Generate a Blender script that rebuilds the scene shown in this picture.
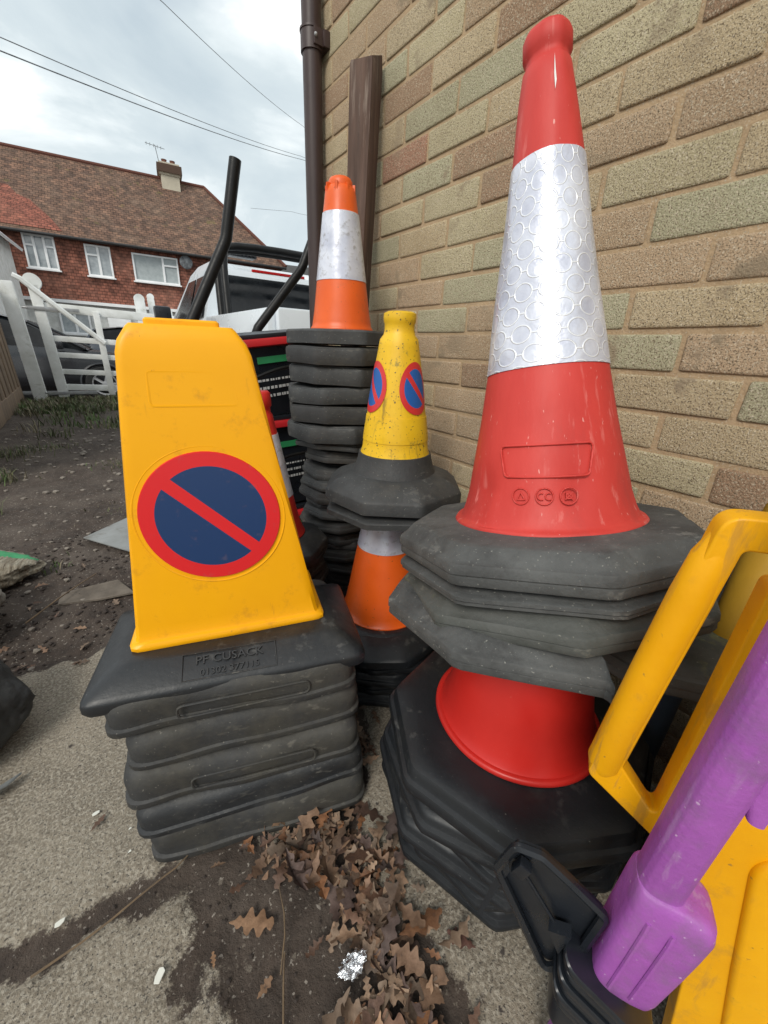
import bpy, bmesh, math, random
from mathutils import Vector, Matrix, noise
R = math.radians
PI = math.pi
for o in list(bpy.data.objects): bpy.data.objects.remove(o)
sc = bpy.context.scene
C = sc.collection

# ---------------------------------------------------------------- camera, world, sun, exposure
cam = bpy.data.cameras.new('camera'); camo = bpy.data.objects.new('camera', cam); C.objects.link(camo)
r_ = Vector((0.8172, -0.5750, 0.0387)); u_ = Vector((0.1862, 0.3279, 0.9262)); f_ = Vector((0.5450, 0.7503, -0.3748))
M = Matrix.Identity(4)
f_.normalize(); r_ = (r_ - f_*r_.dot(f_)).normalized(); u_ = r_.cross(f_)
for i in range(3):
    M[i][0] = r_[i]; M[i][1] = u_[i]; M[i][2] = -f_[i]
M[2][3] = 0.93
camo.matrix_world = M
cam.sensor_fit = 'VERTICAL'; cam.sensor_height = 36.0; cam.lens = 36.0*400.03/1024
cam.clip_start = 0.01; cam.clip_end = 2000
sc.camera = camo

SUN_EL, SUN_AZ = 42, 238          # azimuth measured clockwise from +y
world = bpy.data.worlds.new('World'); sc.world = world; world.use_nodes = True
nt = world.node_tree; nt.nodes.clear()
def WN(t): return nt.nodes.new(t)
wo = WN('ShaderNodeOutputWorld'); bg = WN('ShaderNodeBackground'); bg.inputs[1].default_value = 0.10
sky = WN('ShaderNodeTexSky'); sky.sky_type = 'NISHITA'; sky.sun_disc = False
sky.sun_elevation = R(SUN_EL); sky.sun_rotation = R(SUN_AZ)
tc = WN('ShaderNodeTexCoord'); mp = WN('ShaderNodeMapping'); mp.inputs['Scale'].default_value = (1.2, 1.2, 2.4); mp.inputs['Location'].default_value = (1.1, 0.4, 0.2)
n1 = WN('ShaderNodeTexNoise'); n1.inputs['Scale'].default_value = 1.9; n1.inputs['Detail'].default_value = 9; n1.inputs['Roughness'].default_value = .55; n1.inputs['Distortion'].default_value = .35
cr = WN('ShaderNodeValToRGB'); e = cr.color_ramp.elements
e[0].position = .30; e[0].color = (4.7, 5.5, 6.0, 1); e[1].position = .60; e[1].color = (11.0, 11.0, 10.8, 1)
m_ = e.new(.45); m_.color = (5.7, 6.45, 6.8, 1); m_ = e.new(.52); m_.color = (7.3, 7.9, 8.1, 1)
n2 = WN('ShaderNodeTexNoise'); n2.inputs['Scale'].default_value = 1.1; n2.inputs['Detail'].default_value = 5
cr2 = WN('ShaderNodeValToRGB'); cr2.color_ramp.elements[0].position = .22; cr2.color_ramp.elements[0].color = (.55, .55, .55, 1); cr2.color_ramp.elements[1].position = .36
mix = WN('ShaderNodeMixRGB')
L = nt.links.new
L(tc.outputs['Generated'], mp.inputs[0]); L(mp.outputs[0], n1.inputs[0]); L(mp.outputs[0], n2.inputs[0])
L(n1.outputs[0], cr.inputs[0]); L(n2.outputs[0], cr2.inputs[0])
L(cr2.outputs[0], mix.inputs[0]); L(sky.outputs[0], mix.inputs[1]); L(cr.outputs[0], mix.inputs[2])
L(mix.outputs[0], bg.inputs[0]); L(bg.outputs[0], wo.inputs[0])

sl = bpy.data.lights.new('sun', 'SUN'); sl.energy = 1.9; sl.angle = R(22); sl.color = (1, .95, .86)
so = bpy.data.objects.new('sun', sl); C.objects.link(so)
sd = Vector((math.sin(R(SUN_AZ))*math.cos(R(SUN_EL)), math.cos(R(SUN_AZ))*math.cos(R(SUN_EL)), math.sin(R(SUN_EL))))
so.rotation_euler = (-sd).to_track_quat('-Z', 'Y').to_euler(); so.location = (0, 0, 6)

vs = sc.view_settings; sc.display_settings.display_device = 'sRGB'
vs.view_transform = 'Standard'; vs.look = 'None'; vs.exposure = 0.34; vs.gamma = 1; vs.use_curve_mapping = False
sc.render.engine = 'CYCLES'

# ---------------------------------------------------------------- helpers
def NZ(v, s=1.0, o=0.0):
    return noise.noise(Vector((v[0]*s+o, v[1]*s+o*1.7+3.1, v[2]*s-o*.6+7.7)))
def tag(o, label=None, cat=None, group=None, kind=None):
    if label: o['label'] = label
    if cat: o['category'] = cat
    if group: o['group'] = group
    if kind: o['kind'] = kind
    return o
def thing(name, label, cat, loc=(0, 0, 0), rot=(0, 0, 0), group=None):
    o = bpy.data.objects.new(name, None); C.objects.link(o); o.empty_display_size = .1
    o.location = loc; o.rotation_euler = rot
    return tag(o, label, cat, group)
def obj(name, bm, mat, parent=None, smooth=35, loc=None):
    me = bpy.data.meshes.new(name)
    bmesh.ops.recalc_face_normals(bm, faces=bm.faces[:])
    bm.to_mesh(me); bm.free()
    for m in (mat if isinstance(mat, (list, tuple)) else [mat]): me.materials.append(m)
    if smooth:
        for p in me.polygons: p.use_smooth = True
        me.set_sharp_from_angle(angle=R(smooth))
    o = bpy.data.objects.new(name, me); C.objects.link(o)
    if parent: o.parent = parent
    if loc: o.location = loc
    return o
def axis_rot(n, spin=0):
    return (Vector((0, 0, 1)).rotation_difference(Vector(n).normalized()).to_matrix() @ Matrix.Rotation(spin, 3, 'Z')).to_euler()
def loft(bm, rings, cap0=True, cap1=True, closed=True, mi=0):
    vr = [[bm.verts.new(p) for p in rg] for rg in rings]
    n = len(vr[0]); fs = []
    for a, b in zip(vr, vr[1:]):
        for i in range(n if closed else n-1):
            j = (i+1) % n
            f = bm.faces.new((a[i], a[j], b[j], b[i])); f.material_index = mi; fs.append(f)
    if cap0: f = bm.faces.new(vr[0][::-1]); f.material_index = mi
    if cap1: f = bm.faces.new(vr[-1]); f.material_index = mi
    return fs
def lathe(bm, prof, seg=72, cap0=False, cap1=False, mi=0, warp=None):
    rings = []
    for (r, z) in prof:
        rg = []
        for i in range(seg):
            a = 2*PI*i/seg; rr = r + (warp(a, z) if warp else 0)
            rg.append(Vector((rr*math.cos(a), rr*math.sin(a), z)))
        rings.append(rg)
    return loft(bm, rings, cap0, cap1, mi=mi)
def box(bm, c, s, rot=None, mi=0, bev=0):
    g = bmesh.ops.create_cube(bm, size=1)
    for v in g['verts']:
        v.co = Vector((v.co.x*s[0], v.co.y*s[1], v.co.z*s[2]))
        if rot: v.co = rot @ v.co
        v.co += Vector(c)
    fs = set(f for v in g['verts'] for f in v.link_faces)
    for f in fs: f.material_index = mi
    if bev:
        es = set(e for v in g['verts'] for e in v.link_edges)
        bmesh.ops.bevel(bm, geom=list(es), offset=bev, segments=2, affect='EDGES', profile=.6)
    return g
def rotz(a): return Matrix.Rotation(a, 3, 'Z')
def tube(bm, pts, r, seg=10, mi=0, cap=True, flat=1.0, up=(0, 0, 1)):
    pts = [Vector(p) for p in pts]; rings = []
    rr = r if isinstance(r, (list, tuple)) else [r]*len(pts)
    prev = None
    for i, p in enumerate(pts):
        t = ((pts[min(i+1, len(pts)-1)]-p).normalized() + (p-pts[max(i-1, 0)]).normalized())
        if t.length < 1e-6: t = pts[-1]-pts[0]
        t.normalize()
        a = Vector(up).cross(t) if prev is None else prev - t*prev.dot(t)
        if a.length < 1e-4: a = Vector((1, 0, 0)).cross(t)
        a.normalize(); b = t.cross(a); prev = a
        rings.append([p + a*math.cos(2*PI*k/seg)*rr[i] + b*math.sin(2*PI*k/seg)*rr[i]*flat for k in range(seg)])
    loft(bm, rings, cap, cap, mi=mi)
def smoothpath(pts, n=6, it=2):
    pts = [Vector(p) for p in pts]
    for _ in range(it):
        q = [pts[0]]
        for a, b in zip(pts, pts[1:]):
            q += [a.lerp(b, .25), a.lerp(b, .75)]
        q.append(pts[-1]); pts = q
    return pts
def roundpoly(pts, rad, seg=4):
    out = []; n = len(pts)
    for i in range(n):
        p = Vector(pts[i][:2]); a = Vector(pts[i-1][:2]); b = Vector(pts[(i+1) % n][:2])
        ra = rad[i] if isinstance(rad, (list, tuple)) else rad
        da = (a-p); db = (b-p)
        ang = da.angle(db); d = min(ra/math.tan(ang/2), da.length*.45, db.length*.45)
        p0 = p+da.normalized()*d; p1 = p+db.normalized()*d
        for k in range(seg+1):
            t = k/seg
            out.append(p0*(1-t)**2 + p*2*t*(1-t) + p1*t*t)
    return out
def resample(poly, n):
    P = [Vector(p) for p in poly]; P.append(P[0]); ls = [0]
    for a, b in zip(P, P[1:]): ls.append(ls[-1]+(b-a).length)
    out = []; j = 0
    for i in range(n):
        s = ls[-1]*i/n
        while ls[j+1] < s: j += 1
        out.append(P[j].lerp(P[j+1], (s-ls[j])/max(1e-9, ls[j+1]-ls[j])))
    return out

# ---------------------------------------------------------------- materials
def mat(name, col, rough=.6, col2=None, nscale=8, amt=.5, bump=.0, bscale=60, metal=0, spec=.5, speck=None, speck_s=300, speck_t=.72,
        stain=None, stain_s=5, stain_t=(.55, .7), coat=0, vattr=None, rvar=0.1, scalevec=None, bdist=.002, scratch=None, scratch_t=.62, scratch_v=(14, 14, 160)):
    m = bpy.data.materials.new(name); m.use_nodes = True; t = m.node_tree; N = t.nodes; l = t.links.new
    b = N['Principled BSDF']; b.inputs['Metallic'].default_value = metal; b.inputs['Specular IOR Level'].default_value = spec
    if coat: b.inputs['Coat Weight'].default_value = coat; b.inputs['Coat Roughness'].default_value = .15
    tc = N.new('ShaderNodeTexCoord'); src = tc.outputs['Object']
    if scalevec:
        mpn = N.new('ShaderNodeMapping'); mpn.inputs['Scale'].default_value = scalevec; l(src, mpn.inputs[0]); src = mpn.outputs[0]
    def noise_(s, d=5, ro=.6):
        n = N.new('ShaderNodeTexNoise'); n.inputs['Scale'].default_value = s; n.inputs['Detail'].default_value = d; n.inputs['Roughness'].default_value = ro
        l(src, n.inputs['Vector']); return n.outputs[0]
    def ramp(v, a, bb):
        r = N.new('ShaderNodeMapRange'); r.inputs[1].default_value = a; r.inputs[2].default_value = bb; l(v, r.inputs[0]); return r.outputs[0]
    def mixc(f, a, bcol, kind='MIX'):
        x = N.new('ShaderNodeMixRGB'); x.blend_type = kind
        if isinstance(f, float): x.inputs[0].default_value = f
        else: l(f, x.inputs[0])
        for s_, v in ((1, a), (2, bcol)):
            if isinstance(v, tuple): x.inputs[s_].default_value = (*v, 1)
            else: l(v, x.inputs[s_])
        return x.outputs[0]
    if vattr:
        at = N.new('ShaderNodeAttribute'); at.attribute_name = vattr; c = at.outputs['Color']
        g1 = ramp(noise_(nscale), .3, .7)
        c = mixc(g1, c, mixc(1.0, c, tuple(col2 or (.7, .7, .7)), 'MULTIPLY'))
    else:
        c2 = col2 or tuple(x*(1-amt) for x in col)
        c = mixc(ramp(noise_(nscale), .32, .68), tuple(col), tuple(c2))
    if stain:
        c = mixc(ramp(noise_(stain_s, 8, .7), *stain_t), c, tuple(stain))
    if speck:
        c = mixc(ramp(noise_(speck_s, 2, .5), speck_t, speck_t+.06), c, tuple(speck))
    if scratch:
        mq = N.new('ShaderNodeMapping'); mq.inputs['Scale'].default_value = scratch_v; mq.inputs['Rotation'].default_value = (.5, .3, .4); l(tc.outputs['Object'], mq.inputs[0])
        nq = N.new('ShaderNodeTexNoise'); nq.inputs['Scale'].default_value = 1; nq.inputs['Detail'].default_value = 5; nq.inputs['Roughness'].default_value = .6; l(mq.outputs[0], nq.inputs['Vector'])
        k1 = ramp(nq.outputs[0], scratch_t, scratch_t+.08); k2 = ramp(noise_(4, 4), .42, .62)
        mm = N.new('ShaderNodeMath'); mm.operation = 'MULTIPLY'; l(k1, mm.inputs[0]); l(k2, mm.inputs[1])
        c = mixc(mm.outputs[0], c, tuple(scratch))
    l(c, b.inputs['Base Color'])
    rn = N.new('ShaderNodeMapRange'); rn.inputs[3].default_value = max(.02, rough-rvar); rn.inputs[4].default_value = min(1, rough+rvar); rn.inputs[1].default_value = .3; rn.inputs[2].default_value = .7
    l(noise_(nscale*2.3), rn.inputs[0]); l(rn.outputs[0], b.inputs['Roughness'])
    if bump:
        bn = N.new('ShaderNodeBump'); bn.inputs['Strength'].default_value = bump; bn.inputs['Distance'].default_value = bdist
        l(noise_(bscale, 6, .65), bn.inputs['Height']); l(bn.outputs[0], b.inputs['Normal'])
    return m

m_rubber = mat('rubber_dark', (.022, .024, .027), .55, (.012, .013, .015), 9, bump=.5, bscale=90, speck=(.16, .155, .14), speck_s=230, speck_t=.70, stain=(.055, .052, .046), stain_s=6, stain_t=(.5, .78), scratch=(0.085, 0.082, 0.075), scratch_t=.60, scratch_v=(30, 30, 70))
m_rubber_grey = mat('rubber_grey', (.045, .047, .048), .62, (.028, .029, .030), 12, bump=.6, bscale=100, speck=(.17, .17, .15), speck_s=220, speck_t=.68, stain=(.07, .066, .058), stain_s=8, stain_t=(.5, .75), scratch=(.11, .108, .10), scratch_t=.60, scratch_v=(30, 30, 70))
m_rubber_smooth = mat('rubber_black', (.013, .015, .018), .45, (.008, .009, .011), 7, bump=.35, bscale=70, speck=(.13, .13, .12), speck_s=260, speck_t=.73, stain=(.04, .039, .036), stain_s=7, stain_t=(.55, .8), scratch=(0.06, 0.06, 0.058), scratch_t=.60, scratch_v=(30, 30, 70))
m_rubber_worn = mat('rubber_weathered', (.088, .091, .090), .75, (.048, .050, .050), 14, bump=.8, bscale=110, speck=(.20, .20, .18), speck_s=210, speck_t=.68, stain=(.03, .03, .03), stain_s=9, stain_t=(.5, .7), rvar=.08, scratch=(0.15, 0.15, 0.14), scratch_t=.60, scratch_v=(30, 30, 70))
m_rubber_moss = mat('rubber_lichen', (.085, .088, .083), .75, (.048, .052, .046), 14, bump=.8, bscale=110, speck=(.2, .2, .17), speck_s=190, speck_t=.70, stain=(.17, .17, .055), stain_s=6, stain_t=(.56, .66), scratch=(0.15, 0.15, 0.13), scratch_t=.60, scratch_v=(30, 30, 70))
m_rubber_dusty = mat('rubber_dusty', (.036, .036, .036), .68, (.017, .017, .018), 11, bump=.6, bscale=80, speck=(.15, .14, .12), speck_s=200, speck_t=.70, stain=(.075, .068, .052), stain_s=5, stain_t=(.45, .75), scratch=(0.095, 0.088, 0.074), scratch_t=.60, scratch_v=(30, 30, 70))
m_yellow = mat('yellow_plastic', (.87, .405, .002), .38, (.81, .36, .002), 3, spec=.3, bump=.08, bscale=160, speck=(.45, .2, .02), speck_s=120, speck_t=.76, stain=(.50, .21, .015), stain_s=14, stain_t=(.58, .80), scratch=(0.62, 0.27, 0.01), scratch_t=0.66, scratch_v=(60, 60, 9))
m_yellow_b = mat('yellow_barrier', (.84, .415, .004), .44, (.76, .345, .003), 7, spec=.3, bump=.35, bscale=120, speck=(.40, .21, .03), speck_s=110, speck_t=.72, stain=(.50, .25, .03), stain_s=13, stain_t=(.56, .76), scratch=(.55, .27, .03), scratch_t=.58, scratch_v=(60, 60, 9), bdist=.001)
m_yellow_old = mat('yellow_faded', (.40, .23, .02), .6, (.29, .165, .02), 5, spec=.12, bump=.2, bscale=90, stain=(.2, .14, .04), stain_s=9)
m_yellow_dirty = mat('yellow_grubby', (.80, .50, .012), .5, (.70, .42, .01), 14, bump=.3, bscale=150, speck=(.09, .07, .03), speck_s=150, speck_t=.645, stain=(.26, .19, .03), stain_s=30, stain_t=(.60, .70), scratch=(.10, .075, .03), scratch_t=.57, scratch_v=(90, 90, 12))
m_red = mat('red_plastic', (.56, .050, .040), .52, (.46, .032, .026), 9, spec=.35, bump=.35, bscale=70, speck=(.66, .28, .25), speck_s=190, speck_t=.71, stain=(.36, .045, .038), stain_s=7, stain_t=(.52, .74), scalevec=(1, 1, .35), scratch=(.64, .17, .15), scratch_t=.60, scratch_v=(70, 70, 5), bdist=.0012)
m_red_deep = mat('red_plastic_deep', (.53, .022, .016), .42, (.44, .016, .012), 5, spec=.4, bump=.1, bscale=60, speck=(.5, .12, .1), speck_s=170, speck_t=.75)
m_orange = mat('orange_plastic', (.76, .115, .010), .42, (.66, .09, .008), 6, bump=.15, bscale=70, speck=(.22, .06, .02), speck_s=90, speck_t=.70, stain=(.55, .10, .02), stain_s=16, stain_t=(.58, .75))
m_purple = mat('purple_plastic', (.37, .10, .42), .52, (.29, .075, .34), 16, bump=.7, bscale=140, speck=(.50, .33, .52), speck_s=150, speck_t=.70, stain=(.22, .105, .235), stain_s=12, stain_t=(.50, .72), scratch=(.42, .27, .44), scratch_t=.57, scratch_v=(60, 60, 9), bdist=.0012)
m_black_pl = mat('black_plastic', (.014, .017, .022), .33, (.009, .011, .015), 10, bump=.1, bscale=60, speck=(.1, .1, .1), speck_s=200, speck_t=.74)
m_black_paint = mat('black_paint', (.006, .006, .007), .42, spec=.25, col2=(.012, .012, .012), nscale=20, bump=.15, bscale=200)
m_white_paint = mat('white_paint', (.80, .81, .80), .55, (.60, .61, .58), 5, bump=.3, bscale=40, stain=(.42, .42, .36), stain_s=6, stain_t=(.58, .78))
m_white_pvc = mat('white_upvc', (.88, .89, .90), .35, (.74, .75, .76), 3)
m_glass = mat('window_glass', (.20, .23, .25), .10, (.42, .46, .48), 2.5, spec=.8)
m_net = mat('net_curtain', (.42, .46, .47), .8, (.32, .36, .37), 6)
m_carglass = mat('car_glass', (.006, .007, .009), .16, (.010, .012, .014), 3, spec=.35)
m_carblack = mat('black_car_paint', (.008, .009, .012), .30, (.011, .012, .015), 3, coat=.35)
m_cardark = mat('dark_blue_car_paint', (.03, .035, .05), .22, (.02, .025, .035), 3, coat=1)
m_carwhite = mat('white_car_paint', (.72, .77, .82), .3, (.68, .73, .78), 2, coat=.6)
m_alloy = mat('alloy', (.55, .56, .58), .35, (.45, .46, .48), 5, metal=.6)
m_tyre = mat('tyre', (.018, .018, .019), .75, (.012, .012, .012), 20)
m_lamp_red = mat('red_lens', (.45, .01, .01), .2, (.4, .01, .01), 5)
m_lamp_clear = mat('headlamp_lens', (.55, .58, .6), .12, (.4, .42, .45), 12)
m_pipe = mat('brown_pipe', (.050, .030, .028), .42, (.040, .024, .022), 6, bump=.06, bscale=50)
m_timber = mat('dark_timber', (.13, .078, .058), .85, (.050, .030, .023), 30, bump=1.0, bscale=90, scalevec=(1, 1, .07), stain=(.22, .17, .14), stain_s=38, stain_t=(.56, .68), bdist=.006)
m_fence = mat('weathered_board', (.26, .18, .115), .85, (.12, .085, .06), 12, bump=.8, bscale=50, scalevec=(1, 1, .1), bdist=.006)
m_mortar = mat('mortar', (.44, .315, .19), .95, (.35, .25, .15), 12, bump=.9, bscale=120, speck=(.45, .38, .28), speck_s=300, speck_t=.62, bdist=.004)
m_concrete_post = mat('concrete', (.36, .35, .32), .9, (.28, .27, .24), 12, bump=.6, bscale=60)
m_blackwood = mat('black_timber', (.012, .012, .013), .6, (.02, .02, .02), 8)
m_render = mat('cream_render', (.52, .47, .37), .9, (.42, .38, .30), 2, bump=.3, bscale=20)
m_sack = mat('woven_sack', (.30, .28, .24), .8, (.22, .20, .17), 10, bump=.6, bscale=90, stain=(.13, .11, .09), stain_s=7)
m_sack_print = mat('printed_sack', (.40, .36, .28), .6, (.17, .13, .085), 12, bump=1.0, bscale=22, scalevec=(6, 1, 1), bdist=.02)
m_green = mat('green_print', (.02, .20, .07), .5, (.03, .26, .1), 10)
m_blackrub = mat('rubble_sack', (.018, .018, .018), .6, (.03, .03, .028), 25, bump=.8, bscale=60)
m_board = mat('grey_sheet', (.24, .25, .25), .75, (.17, .175, .17), 8, bump=.2, bscale=60, stain=(.10, .085, .07), stain_s=9)
m_slab = mat('dusty_slab', (.15, .125, .10), .95, (.08, .065, .052), 14, bump=.8, bscale=70)
m_foil = mat('foil', (.85, .87, .9), .22, (.7, .72, .75), 30, metal=1, bump=1.0, bscale=90, bdist=.004)
m_paper = mat('paper', (.72, .72, .66), .8, (.6, .6, .54), 20)
m_twig = mat('twig', (.17, .115, .065), .85, (.10, .07, .045), 30, bump=.5, bscale=200)
m_bluegrey = mat('blue_grey_plastic', (.12, .15, .19), .5, (.09, .115, .15), 6)
m_whiteprint = mat('white_print', (.62, .64, .64), .6, (.5, .5, .5), 20)
m_redtrim = mat('red_trim', (.50, .02, .025), .35, (.42, .015, .02), 5)
m_wire = mat('cable', (.26, .28, .30), .6, (.05, .055, .06), 5)
m_tar = mat('asphalt', (.07, .07, .07), .9, (.05, .05, .05), 5, bump=.4, bscale=60)
m_rust = mat('galvanised', (.38, .39, .40), .5, (.28, .28, .28), 20, metal=.4)

def sign_mat(name, blue=(.005, .032, .115), red=(.64, .010, .014), flip=1, ring=.78, bar=.095):
    m = bpy.data.materials.new(name); m.use_nodes = True; t = m.node_tree; N = t.nodes; l = t.links.new
    b = N['Principled BSDF']; uv = N.new('ShaderNodeUVMap'); uv.uv_map = 'UVMap'
    sp = N.new('ShaderNodeSeparateXYZ'); l(uv.outputs[0], sp.inputs[0])
    def mt(op, a, c=None):
        x = N.new('ShaderNodeMath'); x.operation = op
        for i, v in enumerate((a, c)):
            if v is None: continue
            if isinstance(v, (int, float)): x.inputs[i].default_value = v
            else: l(v, x.inputs[i])
        return x.outputs[0]
    X = sp.outputs[0]; Y = sp.outputs[1]
    rr = mt('SQRT', mt('ADD', mt('MULTIPLY', X, X), mt('MULTIPLY', Y, Y)))
    isring = mt('GREATER_THAN', rr, ring)
    dg = mt('ABSOLUTE', mt('MULTIPLY', mt('ADD', X, mt('MULTIPLY', Y, flip)), .7071))
    isbar = mt('LESS_THAN', dg, bar)
    k = mt('MAXIMUM', isring, isbar)
    tc = N.new('ShaderNodeTexCoord'); n = N.new('ShaderNodeTexNoise'); n.inputs['Scale'].default_value = 60; n.inputs['Detail'].default_value = 6; l(tc.outputs['Object'], n.inputs[0])
    mr = N.new('ShaderNodeMapRange'); mr.inputs[1].default_value = .62; mr.inputs[2].default_value = .8; mr.inputs[4].default_value = .35; l(n.outputs[0], mr.inputs[0])
    mx = N.new('ShaderNodeMixRGB'); l(k, mx.inputs[0]); mx.inputs[1].default_value = (*blue, 1); mx.inputs[2].default_value = (*red, 1)
    m2 = N.new('ShaderNodeMixRGB'); l(mr.outputs[0], m2.inputs[0]); l(mx.outputs[0], m2.inputs[1]); m2.inputs[2].default_value = (.2, .12, .12, 1)
    l(m2.outputs[0], b.inputs['Base Color']); b.inputs['Roughness'].default_value = .38
    return m
m_sign = sign_mat('no_waiting_face')
m_sign_small = sign_mat('no_waiting_small', blue=(.012, .10, .36), red=(.58, .03, .03), ring=.74, bar=.12)

def sleeve_mat(name, cells=True, dirt=.0, s=30.0):
    """reflective sleeve: pale film with a lattice of welded rings"""
    m = bpy.data.materials.new(name); m.use_nodes = True; t = m.node_tree; N = t.nodes; l = t.links.new
    b = N['Principled BSDF']
    def mt(op, a, c=None, cl=False):
        x = N.new('ShaderNodeMath'); x.operation = op; x.use_clamp = cl
        for i, v in enumerate((a, c)):
            if v is None: continue
            if isinstance(v, (int, float)): x.inputs[i].default_value = v
            else: l(v, x.inputs[i])
        return x.outputs[0]
    def line(v, w, sft):
        return mt('SUBTRACT', 1.0, mt('DIVIDE', mt('SUBTRACT', v, w), sft), True)
    tc = N.new('ShaderNodeTexCoord'); n = N.new('ShaderNodeTexNoise'); n.inputs['Scale'].default_value = 22; n.inputs['Detail'].default_value = 4; l(tc.outputs['Object'], n.inputs[0])
    n3 = N.new('ShaderNodeTexNoise'); n3.inputs['Scale'].default_value = 45; n3.inputs['Detail'].default_value = 8; n3.inputs['Roughness'].default_value = .7; l(tc.outputs['Object'], n3.inputs[0])
    base = N.new('ShaderNodeMixRGB'); mr = N.new('ShaderNodeMapRange'); mr.inputs[1].default_value = .35; mr.inputs[2].default_value = .65; l(n.outputs[0], mr.inputs[0]); l(mr.outputs[0], base.inputs[0])
    base.inputs[1].default_value = (.50, .52, .62, 1); base.inputs[2].default_value = (.68, .70, .78, 1)
    h = n.outputs[0]; col = base.outputs[0]
    if cells:
        uv = N.new('ShaderNodeUVMap'); uv.uv_map = 'UVMap'; sp = N.new('ShaderNodeSeparateXYZ'); l(uv.outputs[0], sp.inputs[0])
        X = mt('MULTIPLY', sp.outputs[0], s); Y = mt('MULTIPLY', sp.outputs[1], s)
        def latt(ox, oy):
            a = mt('SUBTRACT', mt('FRACT', mt('ADD', X, ox)), .5)
            c = mt('MULTIPLY', mt('SUBTRACT', mt('FRACT', mt('ADD', mt('DIVIDE', Y, 1.732), oy)), .5), 1.732)
            return a, c, mt('SQRT', mt('ADD', mt('MULTIPLY', a, a), mt('MULTIPLY', c, c)))
        a1, c1, d1 = latt(0, 0); a2, c2, d2 = latt(.5, .5)
        d = mt('MINIMUM', d1, d2)
        ringm = line(mt('ABSOLUTE', mt('SUBTRACT', d, .37)), .012, .028)
        sp1 = line(mt('ABSOLUTE', c1), .016, .03); sp2 = line(mt('ABSOLUTE', c2), .016, .03)
        near1 = mt('LESS_THAN', d1, d2)
        spk = mt('ADD', mt('MULTIPLY', sp1, near1), mt('MULTIPLY', sp2, mt('SUBTRACT', 1.0, near1)))
        spk = mt('MULTIPLY', spk, mt('GREATER_THAN', d, .37))
        k = mt('MAXIMUM', ringm, spk)
        inside = mt('LESS_THAN', d, .36)
        mx = N.new('ShaderNodeMixRGB'); l(mt('MULTIPLY', k, .7), mx.inputs[0]); l(col, mx.inputs[1]); mx.inputs[2].default_value = (.86, .87, .88, 1)
        mi_ = N.new('ShaderNodeMixRGB'); mi_.blend_type = 'MULTIPLY'; l(mt('MULTIPLY', inside, .16), mi_.inputs[0]); l(mx.outputs[0], mi_.inputs[1]); mi_.inputs[2].default_value = (.75, .76, .82, 1)
        col = mi_.outputs[0]
        h = mt('ADD', mt('MULTIPLY', k, .35), mt('MULTIPLY', n.outputs[0], 2.2))
    if dirt:
        md = N.new('ShaderNodeMapRange'); md.inputs[1].default_value = .6-dirt*.2; md.inputs[2].default_value = .75; l(n3.outputs[0], md.inputs[0])
        mx2 = N.new('ShaderNodeMixRGB'); l(md.outputs[0], mx2.inputs[0]); l(col, mx2.inputs[1]); mx2.inputs[2].default_value = (.2, .18, .16, 1); col = mx2.outputs[0]
    l(col, b.inputs['Base Color']); b.inputs['Roughness'].default_value = .34; b.inputs['Metallic'].default_value = .25
    b.inputs['Coat Weight'].default_value = .35; b.inputs['Coat Roughness'].default_value = .12
    bn = N.new('ShaderNodeBump'); bn.inputs['Strength'].default_value = .55; bn.inputs['Distance'].default_value = .004
    l(h, bn.inputs['Height']); l(bn.outputs[0], b.inputs['Normal'])
    return m
m_sleeve = sleeve_mat('reflective_sleeve')
m_sleeve_plain = sleeve_mat('reflective_sleeve_plain', cells=False, dirt=.35)

# ---------------------------------------------------------------- ground
def seg_d(p, a, b):
    a = Vector(a); b = Vector(b); t = max(0, min(1, (p-a).dot(b-a)/(b-a).length_squared)); return (p-(a+(b-a)*t)).length
def conc_edge(x):      # y of the far edge of the concrete
    return 1.30 + .16*NZ((x*2, 0, 0), 1.3, 4) + .05*NZ((x*9, 0, 0), 1, 2)
def soil_amount(x, y):
    p = Vector((x, y))
    # crack running in from the left under the front stack, and the dirt patch in front of it
    d = seg_d(p, (-.55, .60), (-.02, .565)); k = 1 - min(1, max(0, (d-.006-.026*NZ((x, y, 0), 14, 1)-.012*NZ((x, y, 0), 50, 1))/.035))
    q = min((p-Vector((.10, .40))).length/.13, seg_d(p, (.05, .52), (.16, .20))/.085, seg_d(p, (.16, .42), (.22, .10))/.09)
    q += .55*NZ((x, y, 0), 9, 5)+.35*NZ((x, y, 0), 26, 6)+.2*NZ((x, y, 0), 70, 6)
    k2 = 1 - min(1, max(0, (q-.75)/.6))
    k3 = min(1, max(0, (y-conc_edge(x)-.03*NZ((x, y, 0), 20, 3))/.04))
    k4 = 1 - min(1, max(0, (seg_d(p, (.20, .40), (.45, .75))-.035-.03*NZ((x, y, 0), 18, 8))/.03))
    return max(k, k2, k3, k4)
def gz(x, y):
    s = soil_amount(x, y); z = 0
    if s > 0:
        rough = .012*NZ((x, y, 0), 4, 1) + .008*NZ((x, y, 0), 12, 2) + .005*NZ((x, y, 0), 33, 3)+.003*NZ((x, y, 0), 80, 5)
        z = s*(-.008 + rough)
        if y > 1.0: z += s*(-.02*math.exp(-((y-1.55)/.25)**2) + .012)
    else: z = .0012*NZ((x, y, 0), 25, 1)
    if y > 2.2: z += min(1, (y-2.2)/2)*(.03*NZ((x, y, 0), 1.3, 9))
    if y > 8.3: z -= min(.22, (y-8.3)*.16)
    return z
def grid_axis(segs):
    out = []
    for a, b, s in segs:
        n = max(1, round((b-a)/s)); out += [a+(b-a)*i/n for i in range(n)]
    out.append(segs[-1][1]); return out
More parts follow.
